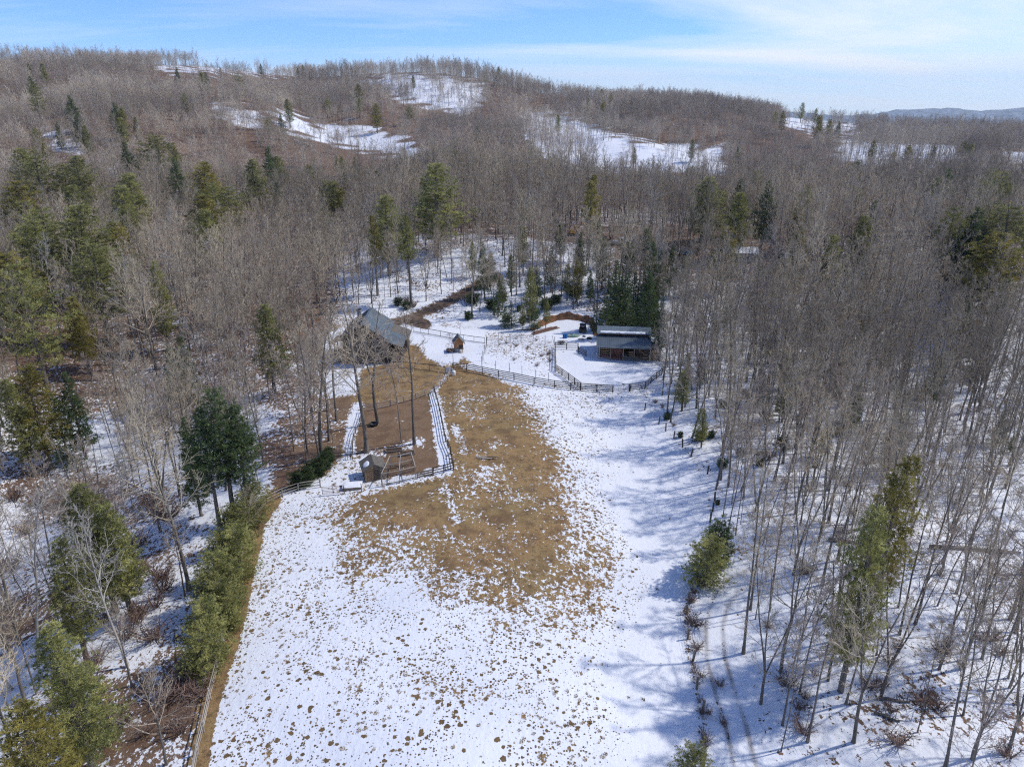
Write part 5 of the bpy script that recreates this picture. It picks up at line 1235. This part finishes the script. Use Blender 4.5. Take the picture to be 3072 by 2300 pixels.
# utility vehicle
uv = thing('utility_vehicle', 'small dark utility vehicle with roof parked at the cut bank', 'vehicle', at(1748, 1000), R(-6))
Lb, Wb = 2.7, 1.45
bd = MB().prism([(0, .35), (0, .75), (.95, .75), (.95, .55), (1.75, .55), (1.75, .85), (2.5, .75), (2.65, .55), (2.65, .35)], 'x', -Wb / 2, Wb / 2); obj('body', bd.mesh('utv_body', 'utv'), uv)
cb = MB().box(-.7, .7, -.05, .0, .72, 1.0).box(-.7, .7, .88, .93, .72, 1.0).box(-.72, -.68, 0, .9, .72, 1.0).box(.68, .72, 0, .9, .72, 1.0); obj('cargo_bed', cb.mesh('cargo_bed', 'black'), uv)
for s in (-1, 1):
    for yy in (.45, 2.2):
        wmb = MB().tube([(-.13, 0, 0), (-.12, 0, 0), (.12, 0, 0), (.13, 0, 0)], [.24, .31, .31, .24], 14); wh = obj('wheel', wmb.mesh('wheel', 'rubber', True), uv, (s * .66, yy, .31)); obj('rim', MB().tube([(s * .10, 0, 0), (s * .14, 0, 0)], [.16, .15], 10).mesh('rim', 'steel'), wh)
    obj('roll_bar', MB().tube([(s * .62, 1.0, .7), (s * .60, 1.02, 1.55), (s * .60, 1.75, 1.55), (s * .64, 2.05, .85)], [.03] * 4, 6).mesh('roll_bar', 'black'), uv)
    bx('seat', uv, s * .35 - .25, s * .35 + .25, 1.0, 1.5, .6, .75, 'fabric'); bx('seat_back', uv, s * .35 - .25, s * .35 + .25, .98, 1.08, .75, 1.2, 'fabric'); bx('headlight', uv, s * .5 - .1, s * .5 + .1, 2.62, 2.66, .55, .66, 'white')
obj('roof', MB().prism([(-.68, 1.56), (-.62, 1.64), (.62, 1.64), (.68, 1.56)], 'y', .85, 1.9).mesh('utv_roof', 'black'), uv); bx('windscreen', uv, -.58, .58, 1.9, 1.92, .95, 1.5, 'glass'); bx('tail_bar', uv, -.55, .55, .93, .97, 1.30, 1.38, 'paint_white')
# boat
bt = thing('rowing_boat', 'small pale green boat lying on the snow beside blue barrels', 'boat', at(1718, 1010), R(2)); hl = MB(); st_ = 9
for i in range(st_):
    t_ = i / (st_ - 1); w_ = .62 * (1 - max(0, t_ - .35) ** 2 / .43) if t_ < .99 else .02; z_ = .42 + .14 * t_ ** 2; x_ = -1.5 + 3.0 * t_
    hl.v += [(x_, -w_, z_), (x_, -w_ * .75, .08 + .1 * t_ ** 3), (x_, 0, .03 + .22 * t_ ** 3), (x_, w_ * .75, .08 + .1 * t_ ** 3), (x_, w_, z_)]
for i in range(st_ - 1):
    for j in range(4): k_ = i * 5 + j; hl.f.append((k_, k_ + 5, k_ + 6, k_ + 1))
hl.f.append((0, 1, 2, 3, 4)); ho = obj('hull', hl.mesh('hull', 'boat', True), bt); so = ho.modifiers.new('thickness', 'SOLIDIFY'); so.thickness = .04
for xx in (-.8, .1): bx('thwart', bt, xx - .12, xx + .12, -.55, .55, .33, .37, 'boat')
for s in (-1, 1): obj('gunwale', MB().tube([(-1.5, s * .62, .43), (-.4, s * .62, .45), (.4, s * .56, .49), (1.0, s * .33, .53), (1.5, 0, .57)], [.035] * 5, 5).mesh('gunwale', 'steel'), bt)
sb = MB(); 
for i in range(7): sb.v += [(-1.4 + i * .4, -.42 + .03 * i, .30 + .02 * math.sin(i)), (-1.4 + i * .4, .42 - .05 * i, .33)]
for i in range(6): sb.f.append((2 * i, 2 * i + 2, 2 * i + 3, 2 * i + 1))
for i, (px, py) in enumerate(((1692, 1014), (1698, 1014))):
    o = obj('barrel', MB().lathe([(.24, 0), (.28, .05), (.285, .3), (.30, .33), (.285, .36), (.285, .58), (.30, .61), (.285, .64), (.27, .86), (.24, .88)], 14).mesh('barrel', 'blue', True), None, at(px, py)); tag(o, ('left' if i == 0 else 'right') + ' one of two blue barrels standing by the green boat', 'barrel', 'blue barrels behind the corral')
rg = thing('fire_ring', 'low ring of grey stones on the snow behind the barn', 'fire ring', at(1744, 1019))
for i in range(12): an = i * .5236; obj('stone', unit('round', 'stone'), rg, (.55 * math.cos(an), .55 * math.sin(an), .08), (.3 * i, .2, an), (.26, .24, .22))
for i, (px, py, s_, lab) in enumerate(((1752, 1010, .35, 'small dark lump on the snow right of the boat'), (1772, 1018, .5, 'dark heap of old tyres on the snow left of the barn'))):
    o = thing('tyre_heap', lab, 'tyres', at(px, py))
    for j in range(1 if i == 0 else 4):
        tm = MB(); rings = 12
        for q in range(rings):
            an = q * 6.283 / rings
            for w_ in range(6): b2 = w_ * 1.0472; rr_ = .28 + .10 * math.cos(b2); tm.v.append((rr_ * math.cos(an), rr_ * math.sin(an), .1 + .09 * math.sin(b2)))
        for q in range(rings):
            for w_ in range(6): tm.f.append((q * 6 + w_, ((q + 1) % rings) * 6 + w_, ((q + 1) % rings) * 6 + (w_ + 1) % 6, q * 6 + (w_ + 1) % 6))
        obj('tyre', tm.mesh('tyre', 'rubber', True), o, (random.uniform(-.6, .6) * (i > 0), random.uniform(-.4, .4) * (i > 0), .06 * j), (random.uniform(-.4, .4) * (i > 0), random.uniform(-.3, .3), 0))
bh = thing('brush_heap', 'snow-dusted heap of cut branches at the back corner of the garden', 'branches', at(1685, 1032), 0)
for j in range(22): an = random.uniform(0, 3.14); beam('branch', (-.9 * math.cos(an) + random.gauss(0, .3), -.4 * math.sin(an), .05 + .03 * j), (.9 * math.cos(an) + random.gauss(0, .3), .4 * math.sin(an), .1 + .03 * j), .06, .06, 'wood_dark', bh, 'round')
pl = thing('lean_pole', 'slanting grey pole at the back corner of the garden', 'pole', at(1664, 1036)); beam('pole', (0, 0, 0), (-.55, .2, 2.0), .09, .09, 'wood', pl, 'logcyl')
# grey boards in the pasture
gbp = thing('board_pile', 'few grey weathered boards lying in the tan pasture', 'boards', at(1425, 1372), R(-4))
for j, (x0, y0, l_) in enumerate(((0, 0, 2.3), (.1, .22, 2.6), (.3, -.2, 2.0), (1.6, .1, 1.4))): beam('board', (x0, y0, .05 + .03 * j), (x0 + l_, y0 + random.uniform(-.12, .12), .06 + .03 * j), .16, .035, 'wood_grey' if j < 3 else 'wood_dark', gbp)
for i, (px, py, w_, l_) in enumerate(((1182, 1352, 1.0, 2.2), (1222, 1362, 1.0, 2.0))):
    gb_ = thing('garden_bed', ('left' if i == 0 else 'right') + ' timber-edged bed of dark soil behind the chicken run', 'garden bed', at(px, py), R(12))
    bx('soil', gb_, -l_ / 2 + .05, l_ / 2 - .05, -w_ / 2 + .05, w_ / 2 - .05, -.1, .16, 'log')
    for s in (-1, 1): beam('edge', (-l_ / 2, s * w_ / 2, .12), (l_ / 2, s * w_ / 2, .12), .1, .24, 'wood', gb_); beam('edge', (s * l_ / 2, -w_ / 2 + .05, .115), (s * l_ / 2, w_ / 2 - .05, .115), .1, .22, 'wood', gb_)
# black tub by the rooted tree
tb = thing('black_tub', 'black round tub lying in the leaf litter by the rooted tree', 'tub', at(1122, 1276)); o = obj('tub', MB().lathe([(.55, 0), (.68, .35), (.70, .38), (.64, .38), (.50, .06)], 16).mesh('tub', 'black', True), tb)
# fallen logs in the right wood
for (pa, pb, r_, lab) in (((2485, 1622), (2660, 1645), .22, 'long fallen trunk left half hidden behind the tall yellow-green pines'), ((2790, 1645), (3060, 1660), .26, 'dark fallen trunk lying across the right wood'), ((2630, 2098), (2730, 2106), .14, 'short fallen log on the snow low in the right wood'), ((2620, 2140), (2700, 2165), .13, 'fallen log nearest the bottom of the right wood'), ((2305, 1246), (2415, 1252), .12, 'thin fallen log on snow right of the pasture fence')):
    p, q = at(*pa), at(*pb); o = thing('fallen_log', lab, 'log', p); dq = q - p; tbm = MB(); tbm.tube([Vector((0, 0, r_)), dq * .35 + Vector((0, .1, r_)), dq * .7 + Vector((0, -.1, r_)), dq + Vector((0, 0, r_ * .6))], [r_, r_ * .9, r_ * .75, r_ * .5], 7); obj('trunk', tbm.mesh('fallen_trunk', 'bark', True), o)
    bk = MB()
    for j in range(5): s_ = .5 + .1 * j; bq = dq * s_ + Vector((0, 0, r_)); bk.tube([bq, bq + Vector((random.uniform(-.6, .6), random.uniform(-.8, .8), random.uniform(.2, 1.0)))], [.05, .015], 4, False)
    obj('limb_stubs', bk.mesh('limb_stubs', 'bark'), o)

# ------------------------------------------------------------------ neighbours beyond the wood: cars, machine, long white-roofed home
def car(name, label, pxy, rz, paint, kind='car'):
    o = thing(name, label, 'car' if kind == 'car' else 'pickup', at(*pxy), rz, 'vehicles on the far road')
    pr_ = [(-2.2, .35), (-2.2, .85), (-1.5, .95), (-.9, 1.45), (.6, 1.45), (1.2, .95), (2.1, .85), (2.2, .35)] if kind == 'car' else [(-2.5, .4), (-2.5, 1.0), (-.6, 1.0), (-.5, 1.7), (.7, 1.7), (1.2, 1.1), (2.4, 1.0), (2.5, .4)]
    obj('body', MB().prism(pr_, 'y', -.85, .85).mesh('car_body', paint), o)
    for s in (-1, 1):
        gl = [(q[0] * .93, q[1] - .07) for q in pr_[2:6]]; obj('side_window', MB().prism(gl, 'y', s * .851, s * .87).mesh('side_window', 'glass'), o)
        for xx in (-1.4, 1.4): wh = obj('wheel', MB().tube([(0, -.11, 0), (0, .11, 0)], [.34, .34], 12).mesh('wheel', 'rubber'), o, (xx, s * .8, .34)); obj('rim', MB().tube([(0, s * .11, 0), (0, s * .13, 0)], [.2, .2], 8).mesh('rim', 'steel'), wh)
    return o
car('parked_car', 'dark red car parked by the snowy far road', (1817, 722), .4, 'paint_red')
car('parked_pickup', 'white pickup parked right of the dark red car', (1864, 732), .2, 'paint_white', 'pickup')
car('parked_car', 'dull teal car parked farther right along the far road', (2052, 765), -.5, 'paint_blue')
ex = thing('excavator', 'yellow digging machine at the left end of the far road', 'excavator', at(1722, 708), .3)
bx('body', ex, -1.3, 1.0, -1.0, 1.0, .9, 1.8, 'paint_yellow'); cbn = bx('cab', ex, 0, 1.1, -.95, .1, 1.8, 2.9, 'paint_yellow'); bx('cab_glass', cbn, 1.1, 1.12, -.85, 0, 1.95, 2.8, 'glass')
for s in (-1, 1): obj('track', MB().prism([(-1.6, .3), (-1.3, 0), (1.3, 0), (1.6, .3), (1.4, .75), (-1.4, .75)], 'y', s * 1.0 - .25, s * 1.0 + .25).mesh('track', 'rubber'), ex)
obj('boom', MB().tube([(1.0, .4, 1.6), (2.6, .4, 3.6), (4.2, .4, 2.6)], [.18, .2, .14], 4).mesh('boom', 'paint_yellow'), ex); obj('bucket', MB().prism([(3.9, .9), (4.6, 1.0), (4.5, 1.7), (4.1, 2.6)], 'y', .0, .8).mesh('bucket', 'black'), ex)
pa, pb = at(2163, 786), at(2268, 786); hw = (pb - pa).length
mh = thing('mobile_home', 'long low home with bright white snow-covered roof among the trees', 'house', pa, math.atan2(pb.y - pa.y, pb.x - pa.x))
bx('wall', mh, 0, hw, 0, 4.2, -.3, 2.4, 'paint_white')
for i in range(5): window(mh, 1 + i * hw / 5.2, 2.1 + i * hw / 5.2, 1.0, 1.9, -.01, 'paint_white')
P = ((-.4, -.4, 2.4), (hw + .4, -.4, 2.4), (hw + .4, 2.1, 3.6), (-.4, 2.1, 3.6)); slab('roof', mh, *P, .15, 'snowpatch'); P = ((hw + .4, 4.6, 2.4), (-.4, 4.6, 2.4), (-.4, 2.1, 3.6), (hw + .4, 2.1, 3.6)); slab('roof', mh, *P, .15, 'snowpatch')
bx('door', mh, hw * .45, hw * .45 + .9, -.05, -.01, .1, 2.1, 'siding')
pa = at(2355, 800); sc_ = thing('small_cabin', 'little cabin with snow patches on its roof right of the white-roofed home', 'cabin', pa, -.3); bx('wall', sc_, 0, 4, 0, 3, -.3, 2.2, 'siding')
for s in (-1, 1):
    ye = -.4 if s < 0 else 3.4; P = ((-.4, ye, 2.1), (4.4, ye, 2.1), (4.4, 1.5, 3.3), (-.4, 1.5, 3.3)); P = P if s < 0 else (P[1], P[0], P[3], P[2]); slab('roof', sc_, *P, .1, 'snowpatch' if s < 0 else 'roof_brown')
obj('gable', MB().prism([(0, 2.2), (3, 2.2), (1.5, 3.25)], 'x', .02, 3.98).mesh('gable', 'siding'), sc_); bx('door', sc_, 1.6, 2.4, -.05, -.01, 0, 1.9, 'wood')

# ------------------------------------------------------------------ tufts of dry grass standing through the snow and over the pasture
TF = []
for i in range(4):
    rd = random.Random(200 + i); mb = MB()
    for j in range(46):
        an = rd.uniform(0, 6.28); rr_ = .2 * math.sqrt(rd.random()); b_ = Vector((rr_ * math.cos(an), rr_ * math.sin(an) * .75, -.02)); hh_ = rd.uniform(.05, .13); a2 = rd.uniform(0, 6.28); e_ = b_ + Vector((math.cos(a2) * .08, math.sin(a2) * .08, hh_)); w_ = Vector((-math.sin(a2), math.cos(a2), 0)) * .028
        n_ = len(mb.v); mb.v += [tuple(b_ - w_), tuple(b_ + w_), tuple(e_)]; mb.f.append((n_, n_ + 1, n_ + 2))
    TF.append(bpy.data.objects.new('tuft_%d' % i, mb.mesh('tuft_%d' % i, 'grass')))
poly = np.array([(at(px_ * D, py_ * D).x, at(px_ * D, py_ * D).y) for px_, py_ in CLEARING if py_ < 1700])
x = RNG.uniform(-42, 46, 60000); y = RNG.uniform(30, 145, 60000); z = H(x, y); cvp, grp, dip = cover(x, y, z); px, py, dep = project(x, y, z)
ink = (grp > .8) & in_poly(px / D, py / D, CLEARING) & (dip < .1)
pr_ = np.where(cvp < .4, .04, np.clip((.86 - cvp) * 3.2, .01, .4) * np.clip((lownoise(x, y, .33, .7) - .35) * 2.4, .15, 1.6)); sel = ink & (RNG.random(len(x)) < pr_)
x, y, z = x[sel], y[sel], z[sel]
gn_scatter('dry_grass', np.stack([x, y, z], -1), RNG.integers(0, 4, len(x)), RNG.uniform(0, 6.28, len(x)), (.22 + 1.0 * RNG.random(len(x)) ** 2.2), TF, 'tufts of dry tan grass on the pasture and through the snow')
# ------------------------------------------------------------------ air
hz = MB().box(-9000, 9000, -9000, 11500, -420, 420); me_ = hz.mesh('haze', None); hm = bpy.data.materials.new('haze'); hm.use_nodes = True
ht = hm.node_tree; ht.nodes.clear(); ho_ = ht.nodes.new('ShaderNodeOutputMaterial'); pv = ht.nodes.new('ShaderNodeVolumePrincipled'); pv.inputs['Color'].default_value = (.70, .85, 1.0, 1); pv.inputs['Density'].default_value = HAZE; pv.inputs['Anisotropy'].default_value = .2
ht.links.new(pv.outputs[0], ho_.inputs['Volume']); me_.materials.append(hm)
if HAZE > 0: hzo = obj('haze', me_); hzo['kind'] = 'stuff'; hzo['label'] = 'thin blue winter haze in the air'
